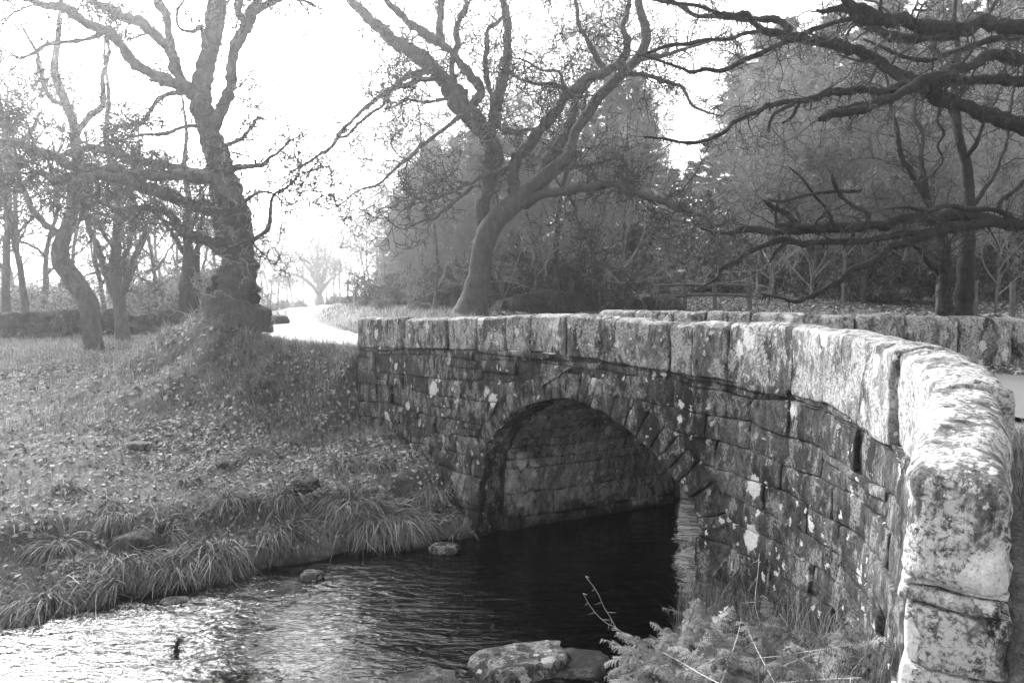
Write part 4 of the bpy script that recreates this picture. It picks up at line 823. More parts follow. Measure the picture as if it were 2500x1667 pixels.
# conifer wood, its edge rising from left to right as in the photograph: (pixel x, distance, pixel y of the tip)
cons = [(955, 62, 560), (985, 56, 470), (1020, 52, 400), (1060, 50, 340), (1110, 54, 330), (1160, 47, 300), (1215, 52, 330), (1265, 48, 310), (1320, 54, 330), (1380, 45, 300), (1440, 50, 260), (1490, 42, 190), (1545, 41, 165), (1578, 46, 270), (1640, 52, 410), (1690, 50, 390), (1735, 44, 320), (1790, 46, 130), (1850, 40, 60), (1905, 45, 40), (1960, 38, 90), (2020, 43, 20), (2085, 38, 60), (2150, 42, -40), (2210, 37, 30), (2280, 41, -60), (2340, 36, 0), (2410, 40, -90), (2480, 36, -30), (2560, 39, -80), (1130, 66, 420), (1300, 66, 400), (1430, 64, 380), (1620, 62, 430), (1800, 58, 200), (1980, 56, 120), (2180, 55, 60), (2380, 54, 20)]
for k, (px, Y, py) in enumerate(cons):
    x, y = pos(px, Y); z0 = Hs(x, y); ztip = at(px, py, Y)[2]; s = (ztip - z0) / 15.0
    o = place(CON[k % 3], x, y, gp.uniform(0, 6.3), 1, 'tall dark conifer of the wood, ' + near(px), 'conifer', 'conifers of the wood'); o.scale = (max(.8, s) * gp.uniform(1.15, 1.45), max(.8, s) * gp.uniform(1.15, 1.45), s)
for k in range(46):      # pale saplings along the wood's edge
    px = gp.uniform(930, 2620); Y = gp.uniform(24, 40); x, y = pos(px, Y)
    if px > 2080 and Y < 27 or 1560 < px < 1800: continue
    place(SAP[k % 3], x, y, gp.uniform(0, 6.3), gp.uniform(.75, 1.45) * (1.0 if px < 1300 else 1.15), 'thin pale bare sapling ' + near(px), 'sapling', 'saplings along the edge of the wood')
for px, Y, s in ((1037, 27, .85), (1445, 26, 1.2), (1000, 31, .7), (1880, 29, 1.4), (1980, 27, 1.2), (2430, 24, 1.1)):
    x, y = pos(px, Y); place(SAP[int(px) % 3], x, y, gp.uniform(0, 6.3), s, 'thin pale bare sapling ' + near(px), 'sapling', 'saplings along the edge of the wood')
for k, (px, Y, s) in enumerate([(1225, 27, 1.0), (1290, 29, 1.15), (1370, 27.5, 1.2), (1440, 29, 1.1), (1510, 30, 1.0), (1330, 32, 1.3), (905, 40, 1.0), (960, 36, .9), (1590, 33, 1.1), (2010, 31, 1.2), (2150, 28, 1.2), (2290, 27, 1.1), (2440, 29, 1.3), (1750, 33, 1.2), (1880, 34, 1.3), (1030, 34, 1.0), (1110, 33, 1.1)]):
    x, y = pos(px, Y); place(BUS[k % 3], x, y, gp.uniform(0, 6.3), s, 'dark rounded evergreen bush of the wood edge, ' + near(px), 'bush', 'evergreen bushes below the wood')
for k, (px, Y, s) in enumerate([(815, 62, 1.5), (845, 58, 1.2), (880, 50, .8), (690, 75, 1.8), (735, 80, 1.6), (660, 70, 1.6), (1020, 25.5, .7), (935, 29, .6)]):
    x, y = pos(px, Y); place(GOR[k % 2], x, y, gp.uniform(0, 6.3), s, 'low dark gorse clump on the open ground beside the lane', 'bush', 'gorse clumps beside the lane')
for k, (px, Y, s) in enumerate([(12, 29, 1.1), (100, 36, 1.1), (185, 44, 1.0), (255, 38, .9), (330, 46, 1.0), (378, 36, .9), (440, 48, .9), (480, 42, .8), (525, 50, .9), (40, 52, 1.1), (145, 58, 1.2), (270, 60, 1.1), (350, 66, 1.1), (450, 70, 1.0), (560, 70, .9), (610, 80, .9), (660, 100, 1.0), (700, 110, .9), (830, 105, 1.0), (870, 98, 1.0), (800, 120, 1.0), (905, 85, 1.0), (-150, 34, 1.3), (-20, 40, 1.3), (60, 30, 1.0), (540, 58, .9), (640, 120, 1.1), (740, 130, 1.0), (400, 56, 1.1), (625, 95, 1.1), (680, 125, 1.3), (715, 135, 1.3), (770, 140, 1.2), (815, 118, 1.2), (850, 112, 1.2), (890, 92, 1.1), (920, 80, 1.0), (655, 140, 1.3)]):
    x, y = pos(px, Y); place(BAR[k % 3], x, y, gp.uniform(0, 6.3), s, ('bare backlit tree close behind the dry stone wall' if Y < 42 else 'bare hazy tree deep in the backlit left wood') if px < 600 else 'small bare tree in the pale far treeline along the lane', 'tree', 'bare trees of the left wood' if px < 600 else 'trees of the far treeline')
for k in range(20):      # bare trees mixed into the right-hand wood
    px = gp.uniform(1350, 2650); Y = gp.uniform(24, 42); x, y = pos(px, Y)
    if 1540 < px < 1820: continue
    place(BAW[k % 2], x, y, gp.uniform(0, 6.3), gp.uniform(.7, 1.15), 'slim bare broadleaf tree among the conifers, ' + near(px), 'tree', 'bare trees among the conifers')
for k in range(20):
    px = gp.uniform(-40, 600); Y = gp.uniform(32, 60); x, y = pos(px, Y); place(BRU[k % 2], x, y, gp.uniform(0, 6.3), gp.uniform(1.2, 2.0), 'low tangled bush under the bare trees behind the dry stone wall', 'bush', 'bushes of the left wood')

# ---------------------------------------------------------------- dry stone wall at the edge of the meadow
wall = tag(empty('dry_stone_wall', (*pos(230, 30.0), Hs(*pos(230, 30.0)))), 'low mossy dry stone wall along the far edge of the meadow', 'wall')
gw = np.random.default_rng(77); sm = []
for k in range(6):
    uv, Q = rbox(.5, .4, .26, .06, .16); V = (uv - .5) * [.5, .45, .26]; sm.append(mesh_np('field_stone', rough(V + k * 3, .05, 3, .02, 9, k) - k * 3, Q, True))
wl = crom(np.array([pos(-140, 27.5), pos(60, 28.5), pos(230, 30.5), pos(330, 31), pos(430, 34), pos(520, 38)]), 20); ws = arclen(wl)
for row in range(5):
    c = gw.uniform(0, .3)
    while c < ws[-1]:
        x, y = np.interp(c, ws, wl[:, 0]), np.interp(c, ws, wl[:, 1]); z = Hs(x, y) + .05 + row * .22 + gw.normal(0, .02)
        if row == 4 and gw.random() < .35: c += .5; continue
        o = link('stone', sm[gw.integers(6)], M['rockdark'], wall, world=True); o.location = (x, y + gw.normal(0, .03), z); o.rotation_euler = (gw.normal(0, .08), gw.normal(0, .08), gw.uniform(-.25, .25) + (3.14 if gw.random() < .5 else 0)); sx = gw.uniform(.85, 1.35); o.scale = (sx, 1, gw.uniform(.85, 1.15)); c += .46 * sx + gw.uniform(0, .06)
# ---------------------------------------------------------------- fences
def post(e, x, y, h, w, mat=None):
    uv, Q = rbox(w, w, h, .012, .3); V = (uv - .5) * [w, w, h] + [x, y, Hs(x, y) + h / 2 - .1]; lean = rng.normal(0, .03, 2); V[:, 0] += (V[:, 2] - Hs(x, y)) * lean[0]; V[:, 1] += (V[:, 2] - Hs(x, y)) * lean[1]
    link('post', mesh_np('post', V, Q), mat or M['wood'], e); return np.array([x, y, Hs(x, y)])
fen = tag(empty('wire_fence', (*pos(1300, 26), Hs(*pos(1300, 26)))), 'wooden posts strung with thin wire at the foot of the wood', 'fence')
pts = [post(fen, *pos(px, Y), 1.25, .11 if i % 3 else .16, M['palebark'] if px in (1227, 1395) else None) for i, (px, Y) in enumerate([(1105, 27), (1227, 25), (1310, 25.5), (1395, 25.5), (1463, 25), (1478, 25.2), (1595, 25)])]
for hgt in (.35, .65, .95, 1.1): V, Q = segs(np.array(pts[:-1]) + [0, 0, hgt], np.array(pts[1:]) + [0, 0, hgt], np.full(len(pts) - 1, .007), np.full(len(pts) - 1, .007)); link('wire', mesh_np('wire', V, Q), M['wire'], fen)
rf = tag(empty('rail_fence', (*pos(1680, 24), Hs(*pos(1680, 24)))), 'weathered two-rail wooden fence beyond the far parapet', 'fence')
pr = [post(rf, *pos(px, 24.5), 1.15, .13) for px in (1592, 1672, 1745, 1830)]
for hgt in (.55, .92):
    for a_, b_ in zip(pr[:-1], pr[1:]): V, Q = segs(np.array([a_ + [0, -.06, hgt]]), np.array([b_ + [0, -.06, hgt + rng.normal(0, .03)]]), np.array([.06]), np.array([.055]), 4); link('rail', mesh_np('rail', V, Q), M['wood'], rf)
fr2 = tag(empty('wire_fence', (*pos(2440, 21), Hs(*pos(2440, 21)))), 'dark fence posts with wire right of the double-stemmed tree', 'fence')
pq = [post(fr2, *pos(px, 21), 1.2, .12) for px in (2290, 2380, 2470, 2560)]
for hgt in (.5, .95): V, Q = segs(np.array(pq[:-1]) + [0, 0, hgt], np.array(pq[1:]) + [0, 0, hgt], np.full(3, .007), np.full(3, .007)); link('wire', mesh_np('wire', V, Q), M['wire'], fr2)
# ---------------------------------------------------------------- boulders
def boulder(name, x, y, z, dims, seed, mat, label, rz=0, group=None):
    uv, Q = rbox(1, 1, 1, .5, .07); V = (uv - .5); V = V + unit(V) * (fbm(V * 2.4 + seed * 5.1, 4, seed) * .16)[:, None]; 
    V[:, 2] = np.where(V[:, 2] > .28, .28 + (V[:, 2] - .28) * .5, V[:, 2]); V = V * np.array(dims); V = V + unit(V) * (fbm(V * 7 + seed, 4, seed + 3) * .05 * min(dims))[:, None]; c, s = math.cos(rz), math.sin(rz); V = np.c_[V[:, 0] * c - V[:, 1] * s, V[:, 0] * s + V[:, 1] * c, V[:, 2]]
    o = link(name, mesh_np(name, V, Q, True), mat); o.location = (float(x), float(y), float(z)); return tag(o, label, 'rock', group)
def onw(px, py, z=WATER): r = ray(px, py); k = z / r[2]; return r[0] * k, r[1] * k
x, y = onw(1262, 1640); boulder('boulder', x + .05, y + .15, WATER - .03, (.98, .6, .38), 3, M['rock'], 'pale-topped boulder breaking the dark water', .1)
x, y = onw(1400, 1640); boulder('boulder', x, y + .1, WATER - .08, (.9, .6, .42), 8, M['rockdark'], 'dark wet low rock against the pale-topped boulder', -.2)
x, y = onw(1060, 1660); boulder('boulder', x, y - .05, WATER - .14, (.85, .6, .42), 12, M['rockdark'], 'dark half-drowned rock with a pale crust left of the boulder', .3)
x, y = onw(1088, 1345); boulder('boulder', x, y, WATER + .03, (.42, .3, .22), 15, M['rock'], 'small pale rock at the water edge by the bridge foot')
x, y = onw(760, 1410); boulder('boulder', x, y, WATER - .0, (.32, .26, .24), 18, M['rock'], 'small pale rock between the sedge tussocks at the water edge')
x, y = onw(700, 1440); boulder('boulder', x, y, WATER - .06, (.5, .3, .2), 19, M['rockdark'], 'flat dark wet slab just off the sedge bank')
x, y = onw(545, 1480); boulder('boulder', x, y, WATER - .07, (.34, .22, .19), 23, M['rockdark'], 'drowned dark stone off the left bank in the rippled water')
x, y = onw(420, 1466); boulder('boulder', x, y, WATER - .04, (.36, .24, .18), 24, M['rock'], 'low stone at the sedge roots on the left bank')
for k, (px, py, Y, d, lab) in enumerate([(330, 1268, 9.05, (.62, .5, .42), 'dark rounded rock exposed in the broken turf edge'), (380, 1236, 9.4, (.4, .35, .28), 'small dark rock beside the exposed rock in the turf edge'), (742, 1190, 10.4, (.42, .4, .36), 'round dark rock under an overhang of turf'), (665, 771, 29, (1.3, .9, .62), 'smooth dark boulder beside the lane behind the knoll'), (640, 890, 13.9, (.5, .4, .3), 'pale stone set in the bank below the lane'), (555, 1117, 11.2, (.42, .36, .18), 'pale flat stone lying in the leafy turf'), (345, 1085, 12.0, (.5, .4, .2), 'pale low stone in the leafy meadow')]):
    p = at(px, py, Y); boulder('boulder', p[0], Y, Hs(p[0], Y) + d[2] * (.12 if k != 3 else .3), d, 40 + k, M['rockdark'] if 'dark' in lab else M['rock'], lab, k)
for k, (px, Y, d, lab) in enumerate([(1335, 24.2, (3.0, 2, 1.6), 'large mossy boulder heaped with brushwood behind the parapet'), (1250, 24.4, (1.2, 1, .9), 'low mossy mound at the foot of the leaning oak'), (1615, 23.6, (1.6, 1.1, 1.1), 'rounded mossy boulder before the rail fence'), (1530, 24, (1.5, 1, .9), 'grassy mossy hummock left of the rail fence'), (1035, 26.2, (1.5, 1.2, .6), 'mossy root mound of the pale sapling')]):
    x, y = pos(px, Y); boulder('boulder', x, y, Hs(x, y) + .15, d, 60 + k, M['rockdark'], lab, .3 * k)
# brushwood on the big mound
gbw = np.random.default_rng(15); x, y = pos(1335, 23.8); n = 60; b = np.c_[x + gbw.normal(0, 1.2, n), y + gbw.normal(0, .4, n), np.full(n, Hs(x, y) + .3) + gbw.uniform(0, .5, n)]; P1, r1 = grow(b, gbw.normal(0, 1, (n, 3)) * [1, .5, .4], gbw.uniform(.6, 1.6, n), np.full(n, .02), 5, .25, .02, gbw); b2, d2, _ = sprout(P1, r1, 5, gbw); P2, r2 = grow(b2, d2, gbw.uniform(.2, .6, len(b2)), np.full(len(b2), .009), 3, .3, .02, gbw)
V, Q = segs(*[np.concatenate([p, q]) for p, q in zip(polyseg(P1, r1), polyseg(P2, r2))]); tag(link('brushwood', mesh_np('brushwood', V, Q), M['twig']), 'tangle of fallen twigs on the mossy mound behind the bridge', 'brushwood', kind='stuff')
# ---------------------------------------------------------------- grass, leaves, sedge, bracken
gs = np.random.default_rng(99)
def slope_n(x, y, e=.06):
    return unit(np.stack([-(H(x + e, y) - H(x - e, y)) / (2 * e), -(H(x, y + e) - H(x, y - e)) / (2 * e), np.ones_like(x)], -1))
def scatter(n, fn, box):
    x = gs.uniform(box[0], box[1], n); y = gs.uniform(box[2], box[3], n); z = H(x, y); a, d = stream_ad(x, y)
    keep = (z > WATER + .04) & (gs.random(n) < fn(x, y, z, d)); return x[keep], y[keep], z[keep]
def in_view(x, y, z, m=120): 
    return (y > .5) & (np.abs(x / np.maximum(y, .1)) < (1250 + m) / F) & (-z / np.maximum(y, .1) < .62)
def q_of(x, y): return seg_dist(_ee, x, y, True)
rd = lambda x, y: seg_dist(ROADC, x, y)[0]
def blades(name, x, y, z, h, w, mat, lean=.5, label=None, cat=None, droop=None, tone=None):
    n = len(x); th = gs.uniform(0, 2 * np.pi, n); ld = np.c_[np.cos(th), np.sin(th)] * gs.uniform(.1, 1, (n, 1)) * lean * h[:, None]; wd = np.c_[-np.sin(th), np.cos(th)] * w[:, None]
    b = np.c_[x, y, z - .01]; m = b + np.c_[ld * .35, h * .6]; t = b + np.c_[ld, h * .95]; wz = np.c_[wd, np.zeros(n)]
    V = np.stack([b - wz, b + wz, m + wz * .7, m - wz * .7, t], 1).reshape(-1, 3); k = np.arange(n)[:, None] * 5
    me = mesh_np(name, V, [k + np.array([[0, 1, 2, 3]]), k + np.array([[3, 2, 4]])], tone=np.repeat(gs.random(n) if tone is None else tone, 5)); return link(name, me, mat)
# turf of the meadow and banks
def turf(x, y, z, d):
    q = q_of(x, y); r = rd(x, y); f = np.where(q < -.02, 1.0, np.where((x < -1) & (y > 14), 1.0, 0)) * (r > 1.5); f = f * in_view(x, y, z); dist = np.hypot(x, y)
    steep = 1 + .8 * ((y > 12.5) & (x > -9)); return f * np.clip((9 / dist) ** 1.3, .05, 1) * (.35 + .65 * (fb2(x, y, .7, 3, 51) > -.15)) * steep * .7
x, y, z = scatter(260000, turf, (-16, 4, 2, 26)); D_ = np.hypot(x, y); q = q_of(x, y); rdd = rd(x, y)
tall = np.where((rdd < 3.6) & (y < 19) | (np.hypot(x + 6.5, y - 16.3) < 2.6), 1.3, 1.0); h = gs.gamma(4, .018, len(x)) * tall * np.clip(D_ / 9, 1, 2); 
tag(blades('meadow_grass', x, y, z, h, .0022 * np.clip(D_ / 6, 1, 4), M['grass'], 1.1), 'short winter turf covering the meadow, knoll and banks', 'grass', kind='stuff')
x, y, z = scatter(90000, lambda x, y, z, d: in_view(x, y, z) * (rd(x, y) > 1.6) * ((x < -1) | (y > 17)) * (y > 17) * .8, (-34, 12, 17, 48)); D_ = np.hypot(x, y)
tag(blades('field_grass', x, y, z, gs.gamma(4, .03, len(x)), .010 * np.clip(D_ / 25, .8, 2), M['grass'], 1.2), 'rough grass of the field beyond the bridge and lane', 'grass', kind='stuff')
# shaggy bank below the lane and right bank by the wall
x, y, z = scatter(60000, lambda x, y, z, d: in_view(x, y, z) * ((q_of(x, y) < 0) | (y > 13.2)) * (rd(x, y) > 1.35) * (rd(x, y) < 3.3) * .9, (-6.5, -1.6, 12, 18.5)); 
tag(blades('bank_grass', x, y, z, gs.gamma(2.2, .045, len(x)), np.full(len(x), .005), M['grass'], 2.6), 'long shaggy grass hanging on the steep bank below the lane', 'grass', kind='stuff')
# right verge behind the parapet and end of the wall
x, y, z = scatter(40000, lambda x, y, z, d: (q_of(x, y) > .42) * (x < 5.2) * np.where(y < 5.6, 1, .0) * (x < np.interp(y, [0, 4, 5.4, 6.2], [5.2, 4.7, 4.2, 3.9])), (1.5, 5.2, 1.2, 6)); 
tag(blades('verge_grass', x, y, z, gs.gamma(4, .02, len(x)), np.full(len(x), .003), M['grass'], 1.2), 'dark grass verge between the near parapet and the road', 'grass', kind='stuff')
# fallen leaves: a shallow folded lozenge each
def leaves(name, x, y, z, size, label):
    n = len(x); nn = unit(slope_n(x, y) + gs.normal(0, .38, (n, 3))); a = unit(np.cross(nn, gs.normal(0, 1, (n, 3)))); b = np.cross(nn, a); s = size[:, None]; c = np.c_[x, y, z] + nn * .006 + np.c_[np.zeros((n, 2)), gs.uniform(.004, .03, n)]
    wv = gs.uniform(.45, .75, (n, 1)); cu = nn * s * gs.uniform(.05, .4, (n, 1))
    V = np.stack([c - a * s, c - a * s * .1 + b * s * wv + cu, c + a * s * .45 + b * s * wv * .6 + cu * .6, c + a * s, c + a * s * .45 - b * s * wv * .6 + cu * .6, c - a * s * .1 - b * s * wv + cu], 1).reshape(-1, 3); k = np.arange(n)[:, None] * 6
    return tag(link(name, mesh_np(name, V, [k + np.array([[0, 1, 2, 3]]), k + np.array([[0, 3, 4, 5]])], tone=np.repeat(gs.random(n) ** 1.5, 6)), M['leaf']), label, 'leaves', kind='stuff')
def leafy(x, y, z, d):
    q = q_of(x, y); r = rd(x, y); dist = np.hypot(x, y); f = (q < -.03) * (r > 1.7) * in_view(x, y, z) * (z > -3.45)
    hollow = np.exp(-(((x + 4.2) / 2.6) ** 2 + ((y - 12.3) / 1.6) ** 2)); p = .25 + .55 * sstep(-.3, .35, fb2(x, y, .5, 3, 61)) + .9 * hollow; return f * np.clip(p, 0, 1) * np.clip((10 / dist) ** 1.6, .03, 1)
x, y, z = scatter(190000, leafy, (-14, 2.5, 5, 24)); leaves('fallen_leaves', x, y, z, gs.uniform(.02, .05, len(x)) * np.clip(np.hypot(x, y) / 12, 1, 1.7), 'brown oak leaves lying thick in the meadow hollow')
x, y, z = scatter(5000, lambda x, y, z, d: (y < np.interp(x, [4, 5.2, 6.3, 9, 14], [10.8, 9.75, 9.85, 10.4, 11.7])) * (y > np.interp(x, [4, 5.2, 6.3, 9, 14], [10.2, 9.1, 9.0, 9.0, 8.7])) * 1.0, (4, 13, 8.6, 11.5)); leaves('fallen_leaves', x, y, z + .03, gs.uniform(.03, .06, len(x)), 'drift of dead leaves along the foot of the far parapet')
x, y, z = scatter(26000, lambda x, y, z, d: in_view(x, y, z) * (y > 20) * 1.0, (-2, 22, 20, 40)); leaves('fallen_leaves', x, y, z, gs.uniform(.05, .11, len(x)), 'leaf litter on the slope at the foot of the wood')

# sedge tussocks that hang over the water, each on its own
def tussock(px, py, r, n, ln, lab, bias=(0, 0), z=None, pal=0.0):
    x0, y0 = onw(px, py, WATER if z is None else z); zb = Hs(x0, y0); zb = max(zb, WATER + .06); e = tag(empty('sedge_tussock', (x0, y0, zb)), lab, 'sedge', 'sedge tussocks of the left bank')
    th = gs.uniform(0, 2 * np.pi, n); rr = r * np.sqrt(gs.random(n)) * .55; b = np.c_[x0 + rr * np.cos(th), y0 + rr * np.sin(th) * .7, np.full(n, zb) + .03]; th2 = th + gs.normal(0, .9, n); el = gs.uniform(.05, .8, n)
    ra = gs.uniform(.2, .75); d = np.c_[np.cos(th2) * np.cos(el) * ra + bias[0] * .8, np.sin(th2) * np.cos(el) * ra + bias[1] * .8, np.sin(el) * .8 + gs.normal(0, .15, n)]; d = unit(d); L = ln * gs.uniform(.5, 1.1, n); K = 6; P = np.zeros((n, K + 1, 3)); P[:, 0] = b
    for k in range(K):
        d = unit(d + np.array([0, 0, -.26]) + gs.normal(0, .13, (n, 3))); P[:, k + 1] = P[:, k] + d * (L / K)[:, None]
    kk2 = gs.integers(2, K, n); bend = gs.normal(0, .5, (n, 3)) * (gs.random(n) < .35)[:, None]
    for k in range(1, K + 1): P[:, k] += bend * (np.maximum(0, k - kk2) * L / K)[:, None]
    gz = np.maximum(H(P[:, :, 0], P[:, :, 1]) + .012, WATER - .01); P[:, :, 2] = np.maximum(P[:, :, 2], gz); w = np.cross(d, np.array([0, 0, 1.])); w = unit(w + gs.normal(0, .3, w.shape)); wid = .0045 * gs.uniform(.7, 1.7, n)[:, None, None] * np.array([1, 1.1, 1.05, .95, .75, .5, .1])[None, :, None]
    V = np.stack([P - w[:, None] * wid, P + w[:, None] * wid], 2).reshape(-1, 3); k = np.arange(n)[:, None, None] * 2 * (K + 1) + np.arange(K)[None, :, None] * 2; Q = (k + np.array([0, 1, 3, 2])).reshape(-1, 4); tone = np.repeat(np.clip(gs.beta(1.1, 2.2, n) + pal, 0, 1), 2 * (K + 1))
    link('blades', mesh_np('sedge_blades', V, Q, tone=tone), M['sedge'], e); return e
TU = [(30, 1500, .30, 330, .5), (150, 1480, .28, 300, .5), (235, 1465, .30, 340, .55), (330, 1445, .30, 330, .5), (420, 1428, .28, 300, .5), (500, 1408, .32, 420, .6), (575, 1395, .30, 380, .6), (650, 1380, .32, 420, .6), (720, 1365, .26, 320, .55), (845, 1330, .30, 420, .6), (910, 1322, .34, 500, .66), (980, 1318, .28, 380, .55), (130, 1425, .3, 260, .5), (300, 1390, .28, 240, .5), (1030, 1310, .22, 220, .4)]
for k, (px, py, r, n, l) in enumerate(TU):
    f_ = gs.uniform(.6, 1.35); px += gs.normal(0, 18); tussock(px, py - 6 - gs.uniform(0, 22), r * f_ * 1.3, int(n * 1.7 * f_), l * f_ ** .5, ('pale drooping sedge tussock at the water edge nearest the bridge foot' if 800 < px < 1000 else 'drooping sedge tussock over the small pale rock and the flat wet slab' if 600 < px <= 800 else 'drooping sedge tussock above the low stone and the drowned stone' if 380 < px <= 600 else 'drooping dry sedge tussock at the water edge upstream of the low stone'), (.45 + gs.normal(0, .35), -.8 + gs.normal(0, .35)), pal=.12 if px > 800 else 0)
for k, (px, py, zz, r, n, l, lab) in enumerate([(400, 1320, -3.3, .3, 260, .6, 'leaning tuft of long sedge in the broken turf'), (275, 1300, -3.25, .22, 200, .4, 'pale matted sedge clump beside the exposed rock'), (700, 1240, -3.1, .28, 260, .5, 'shaggy sedge clump on the brink of the turf step'), (560, 1270, -3.2, .25, 200, .45, 'sedge clump on bare earth below the turf step'), (1140, 1235, -3.2, .2, 180, .32, 'pale sedge clump against the foot of the bridge'), (620, 1160, -3.0, .26, 200, .4, 'sedge clump hanging at the turf edge'), (460, 1210, -3.0, .26, 200, .4, 'sedge clump in the turf edge above the exposed rock'), (840, 1180, -3.0, .3, 230, .42, 'sedge clump over the round overhung rock'), (160, 1250, -3.1, .28, 220, .4, 'sedge clump on the turf edge left of the exposed rock'), (930, 1180, -3.0, .3, 230, .4, 'sedge clump below the leafy bank by the bridge')]):
    tussock(px, py, r, n, l, lab, (.35, -.6), zz, .05 if k in (1, 4) else 0)
# loose sedge filling the edge between the tussocks
x, y, z = scatter(26000, lambda x, y, z, d: in_view(x, y, z) * (d > -.1) * (d < 1.5) * (fb2(x, y, 1.4, 3, 71) > -.25) * (q_of(x, y) < -.05) * 1.0, (-9, -.3, 6, 11)); n = len(x); th = gs.normal(-1.2, .9, n); el = gs.uniform(0, 1.2, n); d = np.c_[np.cos(th) * np.cos(el), np.sin(th) * np.cos(el), np.sin(el)]; L = gs.gamma(5, .05, n); P = np.zeros((n, 5, 3)); P[:, 0] = np.c_[x, y, z]
for k in range(4): d = unit(d + np.array([0, 0, -.3]) + gs.normal(0, .12, (n, 3))); P[:, k + 1] = P[:, k] + d * (L / 4)[:, None]
w = unit(np.cross(d, [0, 0, 1.]) + gs.normal(0, .3, d.shape)); wid = .0036 * gs.uniform(.6, 1.5, n)[:, None, None] * np.array([1, 1.1, 1, .7, .15])[None, :, None]; P[:, :, 2] = np.maximum(P[:, :, 2], WATER - .01)
V = np.stack([P - w[:, None] * wid, P + w[:, None] * wid], 2).reshape(-1, 3); kk_ = np.arange(n)[:, None, None] * 10 + np.arange(4)[None, :, None] * 2
tag(link('bank_sedge', mesh_np('bank_sedge', V, (kk_ + np.array([0, 1, 3, 2])).reshape(-1, 4), tone=np.repeat(gs.beta(1.6, 2.4, n), 10)), M['sedge']), 'loose dry sedge and grass straggling over the edge of the left bank', 'sedge', kind='stuff')
# dead bracken heaped on the near bank
def frond(b, d, L, g, npin=26):
    K = 10; P, rr = grow(b[None], d[None], np.array([L]), np.array([.004]), K, .10, -.10, g, .25); P = P[0]; sp = segs(P[:-1], P[1:], rr[0][:-1], rr[0][1:]); t = np.linspace(.18, .99, npin) * K; i = np.minimum(t.astype(int), K - 1); c = P[i] + (P[i + 1] - P[i]) * (t - i)[:, None]; tg = unit(P[i + 1] - P[i]); nn = unit(np.cross(tg, [0, 0, 1.]) + g.normal(0, .15, (npin, 3)))
    out = [(sp[0], sp[1])]; V = []; 
    for s in (-1, 1):
        ln = L * .22 * np.sin(np.linspace(.25, 1, npin) * np.pi * .95) ** .7 * g.uniform(.7, 1.1, npin); dd = unit(nn * s + tg * .45 + np.array([0, 0, -.25]) + g.normal(0, .18, (npin, 3))); 
        m = 6; f = np.linspace(.15, .95, m); cc = c[:, None] + dd[:, None] * (ln[:, None] * f)[..., None]; cc[..., 2] -= (f ** 2 * .02); pl = ln[:, None] * .26 * (1.05 - f)[None] + .004
        for s2 in (-1, 1):
            pd = unit(np.cross(dd, np.cross(tg, dd)) * s2 + dd * .5)[:, None] + g.normal(0, .25, (npin, m, 3)); e1 = cc + unit(pd) * pl[..., None]; wv = dd[:, None] * .0042
            V.append(np.stack([cc - wv, cc + wv, e1 + wv * .4, e1 - wv * .4], 2).reshape(-1, 3))
        wv = np.array([0, 0, .0018]); e1 = c + dd * ln[:, None]; V.append(np.stack([c - wv, c + wv, e1 + wv * .3, e1 - wv * .3], 1).reshape(-1, 3))
    V = np.vstack(V); out.append((V, np.arange(len(V)).reshape(-1, 4))); return join(out)
gf = np.random.default_rng(55); parts = []; tn = []
for k in range(230):
    px = gf.uniform(1570, 2130); py = gf.uniform(1540, 1720); Y = np.interp(px, [1430, 1700, 2120], [6.3, 6.1, 4.7]) - (py - 1600) * .004 + gf.normal(0, .15); r_ = ray(px, py); x = r_[0] / r_[1] * Y; zg = Hs(x, Y); 
    b = np.array([x, Y, zg + gf.uniform(.0, .26)]); d = np.array([gf.normal(-.1, 1), gf.normal(-.3, .8), gf.uniform(.2, 1.0)]); V, Q = frond(b, d, gf.uniform(.3, .58), gf, 18); parts.append((V, Q)); tn.append(np.full(len(V), gf.beta(2, 2)))
for px, py, dx in ((1580, 1560, -.8), (1600, 1545, -.5), (1640, 1540, -.2), (1520, 1640, -.9), (1500, 1660, -.6), (1660, 1550, .1)):
    p = at(px, py + 60, 6.2); V, Q = frond(p, np.array([dx, -.1, 1.0]), .42, gf, 22); parts.append((V, Q)); tn.append(np.full(len(V), .9))
V, Q = join(parts); tag(link('bracken', mesh_np('bracken', V, Q, tone=np.concatenate(tn)), M['bracken']), 'heap of dead bracken on the near bank below the bridge wall', 'bracken', kind='stuff')
